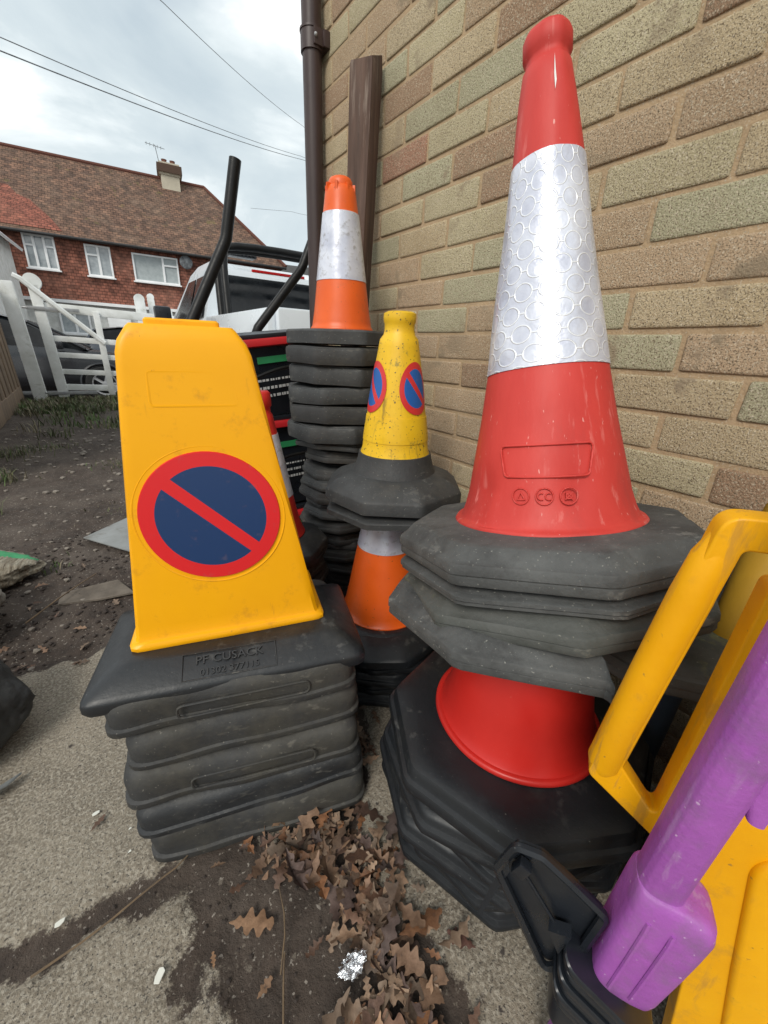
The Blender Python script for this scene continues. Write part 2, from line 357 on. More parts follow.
xs = grid_axis([(-400, -60, 85), (-60, -6, 9), (-6, -2, .5), (-2, -.7, .06), (-.7, .95, .011), (.95, 2.5, .1), (2.5, 6, .6), (6, 60, 9), (60, 400, 85)])
ys = grid_axis([(-300, -30, 60), (-30, -2, 4), (-2, -.1, .12), (-.1, 1.1, .011), (1.1, 3.2, .022), (3.2, 9.6, .09), (9.6, 14, 1), (14, 60, 8), (60, 600, 90)])
bm = bmesh.new(); cl = bm.verts.layers.float_color.new('soil')
vg = []
for x in xs:
    row = []
    for y in ys:
        v = bm.verts.new((x, y, gz(x, y))); s = soil_amount(x, y); v[cl] = (s, s, s, 1); row.append(v)
    vg.append(row)
for i in range(len(xs)-1):
    for j in range(len(ys)-1):
        bm.faces.new((vg[i][j], vg[i+1][j], vg[i+1][j+1], vg[i][j+1]))
def ground_mat():
    m = bpy.data.materials.new('ground'); m.use_nodes = True; t = m.node_tree; N = t.nodes; l = t.links.new; b = N['Principled BSDF']
    tc = N.new('ShaderNodeTexCoord')
    def nz(s, d=6, ro=.65):
        n = N.new('ShaderNodeTexNoise'); n.inputs['Scale'].default_value = s; n.inputs['Detail'].default_value = d; n.inputs['Roughness'].default_value = ro; l(tc.outputs['Object'], n.inputs[0]); return n.outputs[0]
    def rp(v, a, c, lo=0., hi=1.):
        r = N.new('ShaderNodeMapRange'); r.inputs[1].default_value = a; r.inputs[2].default_value = c; r.inputs[3].default_value = lo; r.inputs[4].default_value = hi; l(v, r.inputs[0]); return r.outputs[0]
    def mx(f, a, c, k='MIX'):
        x = N.new('ShaderNodeMixRGB'); x.blend_type = k
        if isinstance(f, float): x.inputs[0].default_value = f
        else: l(f, x.inputs[0])
        for i, v in ((1, a), (2, c)):
            if isinstance(v, tuple): x.inputs[i].default_value = (*v, 1)
            else: l(v, x.inputs[i])
        return x.outputs[0]
    con = mx(rp(nz(7), .3, .7), (.27, .232, .18), (.185, .156, .118))
    con = mx(rp(nz(3.1, 9, .75), .47, .64), con, (.15, .125, .095))
    con = mx(rp(nz(11, 9, .8), .56, .68), con, (.11, .09, .07))
    con = mx(rp(nz(160, 3, .5), .46, .62), con, (.33, .295, .24))
    con = mx(rp(nz(210, 2, .5), .60, .66), con, (.09, .078, .065))
    con = mx(rp(nz(42, 4, .5), .68, .72), con, (.055, .045, .04))
    soil = mx(rp(nz(18), .3, .7), (.058, .040, .030), (.026, .018, .014))
    soil = mx(rp(nz(3.2, 8), .42, .68), soil, (.085, .066, .053))
    soil = mx(rp(nz(55, 3), .62, .68), soil, (.15, .125, .10))
    soil = mx(rp(nz(120, 2, .5), .66, .70), soil, (.24, .21, .18))
    at = N.new('ShaderNodeAttribute'); at.attribute_name = 'soil'
    ad = N.new('ShaderNodeMath'); ad.operation = 'ADD'; l(at.outputs['Fac'], ad.inputs[0]); l(rp(nz(60, 8, .75), .3, .7, -.42, .42), ad.inputs[1])
    k = rp(ad.outputs[0], .38, .60)
    l(mx(k, con, soil), b.inputs['Base Color']); b.inputs['Roughness'].default_value = .93
    bn = N.new('ShaderNodeBump'); bn.inputs['Strength'].default_value = .8; bn.inputs['Distance'].default_value = .004; l(nz(130, 5, .7), bn.inputs['Height'])
    b2 = N.new('ShaderNodeBump'); b2.inputs['Strength'].default_value = .5; b2.inputs['Distance'].default_value = .02; l(nz(28, 6, .7), b2.inputs['Height']); l(bn.outputs[0], b2.inputs['Normal'])
    l(b2.outputs[0], b.inputs['Normal']); return m
g = obj('ground', bm, ground_mat(), smooth=180); tag(g, kind='structure')
# road beyond the gate
bm = bmesh.new()
v = [bm.verts.new(p) for p in ((-60, 9.75, -.214), (60, 9.75, -.214), (60, 21.5, -.214), (-60, 21.5, -.214))]; bm.faces.new(v)
tag(obj('road', bm, m_tar, smooth=0), kind='structure')
bm = bmesh.new(); box(bm, (0, 21.65, -.16), (120, .3, .14), bev=.01)
tag(obj('pavement', bm, m_concrete_post, smooth=0), kind='structure')

# ---------------------------------------------------------------- brick wall (buff stretcher bond)
WX, WY0, WZ0 = .9214, .4532, 1.4346
CG, TP, BR, BF, GN = (.53, .465, .305), (.49, .36, .24), (.37, .245, .16), (.51, .41, .265), (.44, .415, .28)
BRCOL = [(CG, 4), (BF, 6), (TP, 6), (BR, 2), (GN, 2), ((.54, .44, .29), 2)]
pool = [c for c, w in BRCOL for _ in range(w)]
def brick_face(bm, cl, rnd, org, du, nrm, u, z, w, hgt, col):
    """one brick: a rounded slab standing 10 mm proud of the joint"""
    hw, hh = w/2, hgt/2; d = .0034 + rnd.uniform(-.0012, .0012)
    cx = u+w/2+rnd.uniform(-.0015, .0015); cz = z+hgt/2+rnd.uniform(-.0015, .0015); tilt = rnd.uniform(-.004, .004)
    rings = []
    jit = [(rnd.uniform(-.0018, .0018), rnd.uniform(-.0014, .0014)) for _ in range(4)]
    for (ins, dd) in ((-.0005, -.004), (0, d*.4), (.0016, d*.85), (.0048, d)):
        base = roundpoly([(a+j_[0], b+j_[1]) for (a, b), j_ in zip([(-hw+ins, -hh+ins), (hw-ins, -hh+ins), (hw-ins, hh-ins), (-hw+ins, hh-ins)], jit)], .0055, 2)
        rings.append([org + du*(cx+p.x) + Vector((0, 0, 1))*(cz+p.y+tilt*p.x) + nrm*dd for p in base])
    n0 = len(bm.faces)
    fs = loft(bm, rings, False, True)
    bm.faces.ensure_lookup_table()
    for f in bm.faces[n0:]:
        for lp in f.loops: lp[cl] = (*col, 1)
bm = bmesh.new(); cl = bm.loops.layers.float_color.new('Col'); rnd = random.Random(5)
YC = 1.885
def shade(c, k): return tuple(x*k for x in c)
special = {(2, -1): CG, (3, 0): GN, (3, -2): TP, (4, -1): TP, (4, 1): TP, (1, 0): TP, (1, -2): TP, (0, -1): BF, (0, 1): BF, (2, 1): BF, (5, 0): BF, (5, 2): TP, (5, -2): GN, (6, -1): GN, (6, 1): TP, (7, 0): BF, (7, -2): TP, (8, 1): BF, (8, -1): BF, (9, 0): CG, (9, 2): BR, (0, -5): BR, (1, -6): CG, (1, -8): CG, (2, -5): CG, (3, -4): GN, (3, -6): CG, (4, -5): GN, (4, -7): TP, (2, -7): BF, (5, -4): TP, (5, -6): GN, (6, -3): TP, (6, -5): TP, (7, -4): BR, (1, -4): BR, (-1, -6): CG, (-1, -4): BF, (0, -7): GN, (-2, -5): GN, (-2, -3): CG}
for t in range(-17, 20):
    zc = WZ0 - .075*t - .075 + .005        # course t lies between bed t and bed t+1
    off = 0 if t % 2 else 1                # odd courses (t+.5): joints on even / odd halves
    # heads: course (b3-b4) t=3 has joints on even halves
    k0 = -16 if t % 2 else -15
    j = k0
    while True:
        ya = WY0 - j*.1125; yb = ya - .225     # brick between joint j (far) and j+2 (near)
        if ya < -1.6: break
        if yb < YC:
            hi = min(ya-.005, YC); lo = yb+.005
            if hi-lo > .03:
                c = rnd.choice(pool); c = shade(special.get((t, j), c), rnd.uniform(.93, 1.07))
                if (t, j) in ((-1, -8),): c = (.40, .22, .15)
                brick_face(bm, cl, rnd, Vector((WX, 0, 0)), Vector((0, 1, 0)), Vector((-1, 0, 0)), lo, zc, hi-lo, .065, c)
        j += 2
    # end face of the building beyond the corner
    for q in range(14):
        u0 = WX + .225*q - (.1125 if t % 2 else 0); u1 = u0+.215; u0 = max(u0, WX+.002)
        c = shade(rnd.choice(pool), rnd.uniform(.9, 1.1))
        brick_face(bm, cl, rnd, Vector((0, YC+.0, 0)), Vector((1, 0, 0)), Vector((0, 1, 0)), u0, zc, u1-u0, .065, c)
wall = thing('brick_wall', 'buff stretcher bond brick wall of a building, running beside the cone stacks', 'wall')
m_brick = mat('brick', (1, 1, 1), .95, (.82, .79, .75), 6, vattr='Col', bump=1.0, bscale=260, speck=(.18, .14, .09), speck_s=430, speck_t=.565, stain=(.62, .54, .41), stain_s=300, stain_t=(.53, .63), rvar=.03, bdist=.005, spec=.2, scratch=(.30, .235, .16), scratch_t=.56, scratch_v=(9, 9, 9))
obj('brickwork', bm, m_brick, wall, smooth=40)
bm = bmesh.new()
box(bm, (WX+1.6+.0005, (-1.6+YC)/2, 1.36), (3.2, YC+1.6, 2.8))
obj('mortar', bm, m_mortar, wall, smooth=0)

# downpipe
dp = thing('downpipe', 'brown plastic downpipe clipped to the far corner of the brick wall', 'pipe', (WX-.048, 1.755, 0))
bm = bmesh.new(); lathe(bm, [(.034, .02), (.034, 1.90), (.0345, 1.905), (.034, 2.9)], 28, True, True); obj('pipe', bm, m_pipe, dp)
for zz in (1.93, .35):
    bm = bmesh.new(); lathe(bm, [(.035, zz-.03), (.0395, zz-.03), (.0395, zz+.022), (.042, zz+.024), (.042, zz+.03), (.035, zz+.03)], 28)
    box(bm, (.036, -.0, zz), (.03, .105, .045), bev=.004); box(bm, (.012, .04, zz), (.05, .012, .045), bev=.003); box(bm, (.012, -.04, zz), (.05, .012, .045), bev=.003)
    br = obj('bracket', bm, m_pipe, dp)
    for s in (-1, 1):
        b2 = bmesh.new(); 
        g_ = bmesh.ops.create_uvsphere(b2, u_segments=8, v_segments=6, radius=.006)
        for v in g_['verts']: v.co += Vector((-.008+.0, s*.048, zz))
        obj('screw', b2, m_rust, br)

# timber post leaning on the wall
tp = bmesh.new()
pb = Vector((WX-.030, 1.355, 0)); rings = []
for z, dx, k in ((0, -.10, 1), (.4, -.078, 1.0), (.9, -.05, 1.0), (1.3, -.028, 1), (1.60, -.014, .98), (1.705, -.012, .96)):
    w = .047*k
    base = [tuple((rotz(R(32)) @ Vector((q_[0], q_[1], 0))).xy) for q_ in [(-w*.75, -.034), (w*.75, -.036), (w*.78, .036), (-w*.72, .038)]]
    rp_ = roundpoly([(p[0]+.006*NZ((p[0]*9, z*3, 1), 2), p[1]+.006*NZ((p[1]*9, z*3, 5), 2)) for p in base], .0025, 2)
    rings.append([Vector((pb.x+dx+p.x-.026, pb.y+p.y, z)) for p in rp_])
rings.append([Vector((p.x*.96+(pb.x-.038)*.04, pb.y+(p.y-pb.y)*.9, 1.730+.5*(p.x-pb.x+.038)*1.0+(-.010 if p.y < pb.y else .008))) for p in rings[-1]])
loft(tp, rings)
for v in tp.verts: v.co.x = min(v.co.x, WX-.0105)
tag(obj('timber_post', tp, m_timber, smooth=40), 'weathered dark brown timber post leaning upright against the brick wall', 'post')

# ---------------------------------------------------------------- cones
def cone_body(parent, prof, m, seg=80, bands=(), dent=0, seed=0, name='body', open_top=False, smooth=50, dents=()):
    """prof list of (r,z). bands = (z0,z1,material,name): sleeves standing 1 mm proud"""
    def w(a, z):
        v = dent*NZ((math.cos(a), math.sin(a), z*5), 1.6, seed)
        for (a0, z0, wa, wz, am) in dents:
            da = (a-a0+PI) % (2*PI)-PI; v += am*math.exp(-(da/wa)**2-((z-z0)/wz)**2)
        return v
    # refine the profile
    P = []
    for (r0, z0), (r1, z1) in zip(prof, prof[1:]):
        n = max(1, int(abs(z1-z0)/.012))
        P += [(r0+(r1-r0)*i/n, z0+(z1-z0)*i/n) for i in range(n)]
    P.append(prof[-1])
    bm = bmesh.new(); lathe(bm, P, seg, False, not open_top, warp=w if dent else None)
    body = obj(name, bm, m, parent, smooth=smooth)
    def rad(z):
        for (r0, z0), (r1, z1) in zip(prof, prof[1:]):
            if z0 <= z <= z1 and z1 > z0: return r0+(r1-r0)*(z-z0)/(z1-z0)
        return prof[-1][0]
    for (z0, z1, bmat, bname) in bands:
        b2 = bmesh.new(); uvl = b2.loops.layers.uv.new('UVMap'); n = 24
        Pz = [(rad(z0)+.0002, z0)] + [(rad(z0+(z1-z0)*i/n)+.0014, z0+(z1-z0)*i/n) for i in range(n+1)] + [(rad(z1)+.0002, z1)]
        rings = [[(r+(w(2*PI*i/seg, z) if dent else 0), 2*PI*i/seg, z) for i in range(seg)] for r, z in Pz]
        vr = [[b2.verts.new((r*math.cos(a), r*math.sin(a), z)) for r, a, z in rg] for rg in rings]
        rm = rad((z0+z1)/2)
        for k in range(len(vr)-1):
            for i in range(seg):
                j = (i+1) % seg; f = b2.faces.new((vr[k][i], vr[k][j], vr[k+1][j], vr[k+1][i]))
                for lp, (ii, kk) in zip(f.loops, ((i, k), (i+1, k), (i+1, k+1), (i, k+1))):
                    a = 2*PI*ii/seg; a_ = (a+PI) % (2*PI)-PI if ii < seg else PI
                    lp[uvl].uv = (a*rm, Pz[kk][1])
        obj(bname, b2, bmat, parent, smooth=60)
    return body, rad
def octagon(Rr, half=24.0, rot=0, rounding=.012):
    pts = []
    for q in range(4):
        for s in (-1, 1):
            a = R(rot+90*q+s*half); pts.append((Rr*math.cos(a), Rr*math.sin(a)))
    return pts
PROF_OCT = [(.955, 0), (.99, .001), (1.0, .006), (1.0, .016), (.992, .020), (.965, .022), (.958, .025), (.955, .034), (.94, .040), (.90, .0435), (.80, .0455), (.62, .047)]
def octa_base(Rr, half=24, rot=0, prof=PROF_OCT, sc_z=1.0, rounding=.03, warp=.006, seed=0, clip=None, sag=0, npts=112, dome=0):
    bm = bmesh.new()
    out = resample(roundpoly(octagon(Rr, half, rot), rounding, 5), npts)
    if clip:
        nrm, lim = Vector(clip[0]).normalized(), clip[1]; new = []
        tn = Vector((-nrm.y, nrm.x))
        for i, p in enumerate(out):
            d = p.dot(nrm)
            if d > lim:
                jag = .016*noise.noise(Vector((p.dot(tn)*45, seed, 0))) + .010*noise.noise(Vector((p.dot(tn)*140, seed, 2)))
                p = p - nrm*(d-lim) + nrm*jag
            new.append(p)
        out = new
    rings = []
    for (k, z) in prof:
        rg = []
        for p in out:
            x, y = p.x*k, p.y*k
            rr = math.hypot(x, y)/Rr
            zz = z*sc_z + warp*NZ((x*6, y*6, 0), 1, seed) - sag*rr*rr*(.6+.8*NZ((x*3, y*3, 0), 1, seed+5)) + dome*(1-rr)
            wv = warp*.5*NZ((x*10, y*10, z*20), 1, seed+9)
            rg.append(Vector((x+wv, y-wv, zz)))
        rings.append(rg)
    loft(bm, rings, True, True)
    return bm

def add_loops(parent, rad, th0, items, m, name, off=.0012, rr=.0016):
    """raised mouldings that follow the cone: items = list of closed polylines in (arc, z)"""
    bm = bmesh.new()
    for pl in items:
        P = []
        pl = [(a[0]+(b[0]-a[0])*q/6, a[1]+(b[1]-a[1])*q/6) for a, b in zip(pl, pl[1:]) for q in range(6)]+[pl[-1]]
        for (s, z) in pl:
            r = rad(z)+off; a = th0 + s/rad(z)
            P.append(Vector((r*math.cos(a), r*math.sin(a), z)))
        tube(bm, P, rr, 6, cap=True)
    return obj(name, bm, m, parent, smooth=60)
def circ2(cx, cz, r, n=20, a0=0, a1=360): return [(cx+r*math.cos(R(a0+(a1-a0)*i/n)), cz+r*math.sin(R(a0+(a1-a0)*i/n))) for i in range(n+1)]

# --- right foreground stack: big red cone on weathered bases, standing over another red cone
UP = (.025, .218, .976); G1 = 'traffic cones in the front right stack'
RED_PROF = [(.146, -.004), (.151, .0), (.152, .005), (.149, .009), (.1435, .0095), (.140, .014), (.134, .028), (.127, .052), (.1205, .085), (.104, .165), (.0895, .245), (.0715, .378), (.0575, .480), (.0500, .532), (.0385, .618), (.0325, .652), (.0285, .656), (.0285, .665), (.0325, .670), (.0325, .688), (.0300, .694), (.023, .697)]
rc = thing('traffic_cone', 'tall red traffic cone with ringed white band, tilted on top of the grey bases', 'traffic cone', (.603, .358, .672), axis_rot(UP), G1)
body, rad = cone_body(rc, RED_PROF, m_red, 96, [(.241, .530, m_sleeve, 'reflective_sleeve')], dent=.0026, seed=3, dents=((math.atan2(-.358, -.603)-.75, .062, .22, .028, -.0075), (math.atan2(-.358, -.603)-.55, .030, .12, .02, .004), (math.atan2(-.358, -.603)+.42, .07, .18, .03, -.004)))
th = math.atan2(-.358, -.603) + R(4)      # the side facing the lens
th0 = th
pan = roundpoly([(-.058, .085), (.058, .085), (.064, .130), (-.066, .130)], .008, 4); pan = [(p.x, p.y) for p in pan]; pan.append(pan[0])
add_loops(rc, rad, th0, [pan], m_red, 'moulded_panel', off=.0026, rr=.0016)
icons = []
for i, cx in enumerate((-.034, -.002, .030)):
    icons.append(circ2(cx, .058, .0115))
    if i == 0: icons += [[(cx-.005, .053), (cx+.006, .053), (cx, .064), (cx-.005, .053)]]
    if i == 1: icons += [circ2(cx-.004, .058, .0048, 10, 60, 300), circ2(cx+.006, .058, .0048, 10, 60, 300)]
    if i == 2: icons += [[(cx-.005, .053), (cx+.005, .063)], [(cx-.005, .063), (cx+.005, .053)], circ2(cx, .058, .005, 4, 45, 405)]
add_loops(rc, rad, th0, icons, m_red, 'moulded_emblem', off=.0024, rr=.0012)
bmm = bmesh.new()
rr_ = [Vector(((rad(z)+.0029)*math.cos(th0+a), (rad(z)+.0019)*math.sin(th0+a), z)) for z, a in ((.600, .22), (.612, .27), (.628, .25), (.647, .24), (.62, .20))]
bmm.faces.new([bmm.verts.new(p) for p in rr_]); o_ = obj('paint_scuff', bmm, m_white_paint, rc, smooth=0)
# bases: child of each cone thing; nested cones show only their base
def place_base(parent, bm, m, name='base'): return obj(name, bm, m, parent, smooth=38)
PROF_W = [(.95, 0), (.985, .001), (.992, .004), (.992, .013), (.985, .015), (1.0, .017), (1.0, .028), (.992, .031), (.965, .033), (.955, .036), (.90, .049), (.87, .051), (.6, .052)]
place_base(rc, octa_base(.250, 23, 30, PROF_W, 1.0, .012, .002, 1), m_rubber_worn).location = (-.005, .0, -.047)
def nested_cone(label, loc, n, spin, bm, m, group, cone_mat=None, collar=.12, r0=.12):
    t = thing('traffic_cone', label, 'traffic cone', loc, axis_rot(n, spin), group)
    place_base(t, bm, m)
    return t
nv = Vector(UP)
def along(p, d): return tuple(Vector(p)+nv*d)
c0 = Vector((.603, .358, .672))
nested_cone('grey octagonal cone base with a double rim, directly under the topmost tall red cone', Vector(along(c0, -.073))+Vector((-.004, .002, 0)), (.02, .22, .976), R(2), octa_base(.250, 23, 30, PROF_W, .45, .012, .002, 2), m_rubber_worn, G1)
nested_cone('grey octagonal cone base with a yellow lichen stain, second below the tall red cone', Vector(along(c0, -.118))+Vector((-.002, -.004, 0)), (.01, .25, .97), R(-9), octa_base(.252, 23, 30, PROF_W, .85, .020, .004, 3, sag=.004), m_rubber_moss, G1)
nested_cone('grey octagonal cone base with its right side torn off, lowest of the tilted grey bases', Vector(along(c0, -.168))+Vector((-.020, .012, .0)), (.09, .17, .98), R(6), octa_base(.262, 23, 30, PROF_W, .85, .014, .004, 4, clip=((.86, -.50), -.050), sag=.004), m_rubber_worn, G1)
nested_cone('lichen spotted cone base sticking out behind the yellow barrier handle', (.655, .160, .497), (.06, .10, .97), R(4), octa_base(.115, 24, 30, PROF_W, .9, .02, .005, 6), m_rubber_moss, G1)
# lower cone of the stack and its bases
lc = thing('traffic_cone', 'red traffic cone whose flared foot shows between grey bases above and black bases below', 'traffic cone', (.560, .311, .289), axis_rot((.02, .03, 1)), G1)
LOW_PROF = [(.146, -.002), (.151, .000), (.1535, .004), (.1525, .009), (.149, .0115), (.1440, .0110), (.1415, .0145), (.136, .028), (.129, .055), (.121, .10), (.106, .165), (.090, .245), (.08, .30)]
cone_body(lc, LOW_PROF, m_red_deep, 96, dent=.001, seed=8)
place_base(lc, octa_base(.252, 23, 17, PROF_OCT, 1.15, .022, .002, 11), m_rubber_smooth).location = (0, 0, -.055)
rnd = random.Random(11)
zz = .234
lab = ['second', 'third', 'fourth', 'fifth', 'sixth', 'lowest']
k = 0
offs = [(-.004, .006, 12), (.006, .0, -6), (-.012, .012, 5), (.004, .02, 14), (.012, .004, -10), (.004, .010, 2)]
hts = [.042, .036, .036, .040, .038]
for k in range(6):
    hgt = .039
    zz = .234 - hgt*(k+1)
    dx, dy, rt = offs[k]
    n = (.03*rnd.uniform(-1, 1), .03*rnd.uniform(-1, 1), 1)
    nested_cone('black octagonal cone base, %s from the top under the lower red cone' % lab[k] if k < 5 else 'black octagonal cone base at the bottom of the front right stack', (.560+dx+.004*k, .311+dy+.003*k, max(zz, .0)+.002), n if k < 5 else (0, 0, 1), R(rt),
                octa_base(.250, 23, 17, PROF_OCT, .86, .022, .005, 20+k, sag=.006 if k < 5 else 0), m_rubber_smooth, G1)

# --- left foreground: stack of yellow no-waiting cones
G2 = 'no waiting cones in the front left stack'
A = R(-15)
yc = thing('no_waiting_cone', 'flat fronted yellow cone with large round no waiting sign, topmost of the front left stack', 'cone', (.154, .743, .395), (0, 0, A), G2)
def rrect(w, d, rad_=.01, ch=0, cy=0):
    if ch: pts = [(-w/2+ch, -d/2), (w/2-ch, -d/2), (w/2, -d/2+ch), (w/2, d/2-ch), (w/2-ch, d/2), (-w/2+ch, d/2), (-w/2, d/2-ch), (-w/2, -d/2+ch)]
    else: pts = [(-w/2, -d/2), (w/2, -d/2), (w/2, d/2), (-w/2, d/2)]
    return [Vector((p.x, p.y+cy)) for p in resample(roundpoly(pts, rad_, 4), 96)]
bm = bmesh.new(); rings = []
YP = [(.336, .190, -.004, .016), (.343, .196, .002, .016), (.343, .196, .008, .016), (.336, .190, .013, .016), (.322, .180, .015, .008), (.318, .176, .020, .007), (.250, .128, .27, .007), (.189, .085, .488, .008), (.178, .078, .505, .009), (.150, .068, .524, .010), (.142, .060, .528, .010)]
def shx(z): return .008-.045*z
YO = -.0
YB = .030
PREF = []
for (w0, d0, z0, r0), (w1, d1, z1, r1) in zip(YP, YP[1:]):
    n = max(1, int((z1-z0)/.02))
    PREF += [(w0+(w1-w0)*i/n, d0+(d1-d0)*i/n, z0+(z1-z0)*i/n, r0+(r1-r0)*i/n) for i in range(n)]
PREF.append(YP[-1])
for (w, d, z, ra) in PREF:
    rings.append([Vector((p.x + shx(z) + .0015*NZ((p.x*8, p.y*8, z*6), 1, 2), p.y + .0007*NZ((p.x*7, 0, z*6), 1, 8), z+YB)) for p in rrect(w, d, ra, cy=YO)])
loft(bm, rings, True, True)
body = obj('body', bm, m_yellow, yc, smooth=32)
bm = bmesh.new(); loft(bm, [[Vector((p.x+shx(z), p.y, z+YB)) for p in rrect(w, d, .006, cy=YO)] for w, d, z in ((.106, .04, .526), (.106, .04, .534), (.10, .034, .537))])
obj('top_cap', bm, m_yellow, yc)
# front face frame: width/depth linear between z=.024 and .508
def yfront(z): return YO - (.176 + (.075-.176)*(z-.020)/(.505-.020))/2
def yface(x, z, off): # point on the front face, pushed out
    return Vector((x+shx(z), yfront(z)-off, z+YB))
def disc_on_face(cx, cz, r, off, m, name, n=64):
    bm = bmesh.new(); uvl = bm.loops.layers.uv.new('UVMap'); rg = []
    for kk in (1.0, .985, .5):
        rg.append([(cx+r*kk*math.cos(2*PI*i/n), cz+r*kk*math.sin(2*PI*i/n)) for i in range(n)])
    ofs = (off*.3, off, off)
    vv = [[bm.verts.new(yface(x, z, o)) for x, z in ring] for ring, o in zip(rg, ofs)]
    cv = bm.verts.new(yface(cx, cz, off))
    def st(f, pts):
        for lp, (x, z) in zip(f.loops, pts): lp[uvl].uv = ((x-cx)/r, (z-cz)/r)
    for k in range(2):
        for i in range(n):
            j = (i+1) % n; f = bm.faces.new((vv[k][i], vv[k][j], vv[k+1][j], vv[k+1][i])); st(f, (rg[k][i], rg[k][j], rg[k+1][j], rg[k+1][i]))
    for i in range(n):
        j = (i+1) % n; f = bm.faces.new((vv[2][i], vv[2][j], cv)); st(f, (rg[2][i], rg[2][j], (cx, cz)))
    return obj(name, bm, m, yc, smooth=30)
sg = disc_on_face(-.002, .230, .112, .0042, m_sign, 'sign_face')
sg['label'] = 'round blue no waiting sign with red ring and red diagonal'
bm = bmesh.new(); tube(bm, [yface(-.002+-0+.119*math.cos(2*PI*i/72), .230+.119*math.sin(2*PI*i/72), .0008) for i in range(73)], .0018, 6, cap=False); obj('sign_recess_rim', bm, m_yellow, yc)
bm = bmesh.new(); pl = [(p.x, p.y) for p in roundpoly([(-.062, .412), (.064, .412), (.060, .462), (-.058, .462)], .006, 4)]; pl.append(pl[0])
tube(bm, [yface(x, z, .0008) for x, z in pl], .0026, 6, cap=False); obj('moulded_panel', bm, m_yellow, yc)
# top rubber base with lettering
def rect_base(w, d, prof, seed=0, warp=.005, ra=.03, n=120):
    bm = bmesh.new(); rings = []
    for (k, z) in prof:
        rg = []
        for p in resample(roundpoly([(-w/2, -d/2), (w/2, -d/2), (w/2, d/2), (-w/2, d/2)], ra, 5), n):
            x = p.x - math.copysign(1, p.x)*min(k, abs(p.x)); y = p.y - math.copysign(1, p.y)*min(k, abs(p.y))
            wv = NZ((p.x*6, p.y*6, z*9), 1, seed)
            rg.append(Vector((x*(1+warp*.9*wv), y+warp*.9*NZ((x*9, y*5, z*14), 1, seed+3), z + warp*NZ((x*7, y*7, 0), 1, seed+6))))
        rings.append(rg)
    loft(bm, rings); return bm
BT = [(.012, -.026), (.002, -.024), (0, -.018), (0, -.004), (.002, .001), (.008, .006), (.046, .029), (.054, .0315), (.07, .032)]
obase = obj('base', rect_base(.470, .262, BT, 1, .003, .018), m_rubber_smooth, yc, smooth=40, loc=(.011, -.047, -.001)); obase.rotation_euler = (0, 0, R(-2.5))
# lettering on the sloping front of the base
def text_mesh(body_, size, extrude):
    cu = bpy.data.curves.new('lettering', 'FONT'); cu.body = body_; cu.size = size; cu.extrude = extrude*1.6; cu.align_x = 'CENTER'; cu.offset = .0
    cu.resolution_u = 3
    to = bpy.data.objects.new('tmp', cu); C.objects.link(to); bpy.context.view_layer.update()
    me = bpy.data.meshes.new_from_object(to.evaluated_get(bpy.context.evaluated_depsgraph_get())); bpy.data.objects.remove(to); return me
slope = math.atan2(.023, .038)
for txt, size, zf in (('PF CUSACK', .0200, .60), ('01302 377115', .0155, .10)):
    me = text_mesh(txt, size, .0009); me.materials.append(m_rubber)
    to = bpy.data.objects.new('lettering', me); C.objects.link(to); to.parent = obase
    yy = -.131+.010+.034*zf; z_ = .007+.0215*zf
    to.location = (-.008, yy, z_+.0006); to.rotation_euler = (slope, 0, 0); to.scale = (1.1, 1.0, 1)
bm = bmesh.new(); pl = [(-.085, -.02), (.070, -.02), (.070, 1.10), (-.085, 1.10), (-.085, -.02)]
tube(bm, [Vector((x, -.131+.010+.034*q, .007+.0215*q+.0004)) for x, q in pl], .0012, 6); obj('lettering_border', bm, m_rubber, obase)
LAY = [(.318, .078, -.002, .430, .32, m_rubber_dusty, -.5), (.240, .078, .006, .420, .315, m_rubber_dusty, 1.2), (.156, .084, -.002, .432, .32, m_rubber_dusty, -.8), (.088, .068, .002, .434, .32, m_rubber, .8), (.001, .088, .008, .428, .31, m_rubber_dusty, 0)]
LP = [(.020, 0), (.004, .001), (0, .005), (0, .016), (.0045, .0185), (.004, .030), (.003, .050), (.006, .062), (.013, .0725), (.026, .0765)]
nm = ['second', 'third', 'fourth', 'fifth', 'lowest']
for i, (z, hgt, dx, w, d, m, rt) in enumerate(LAY):
    sc_ = hgt/.0765
    b = rect_base(w, d, [(k, zz*sc_) for k, zz in LP], 30+i, .008, .036)
    t = thing('no_waiting_cone', 'soft black rectangular cone base, %s from the top in the front left stack' % nm[i] if i < 4 else 'soft black rectangular cone base on the concrete under the front left stack', 'cone', (.165+dx, .715-.008*i, z), (0, 0, R(-17)+R(rt)), G2)
    o = obj('base', b, m, t, smooth=50)
    # shallow moulded oval on the front
    if i not in (0, 2): continue
    bm = bmesh.new(); yy = -d/2-.0005
    pl = [(p.x, p.y) for p in roundpoly([(-.10, .022*sc_), (.12, .022*sc_), (.12, .048*sc_), (-.10, .048*sc_)], .012, 5)]; pl.append(pl[0])
    tube(bm, [Vector((x, yy+.003*NZ((x*8, 0, 0), 1, i), zz)) for x, zz in pl], .0022, 6); obj('moulded_oval', bm, m, t)

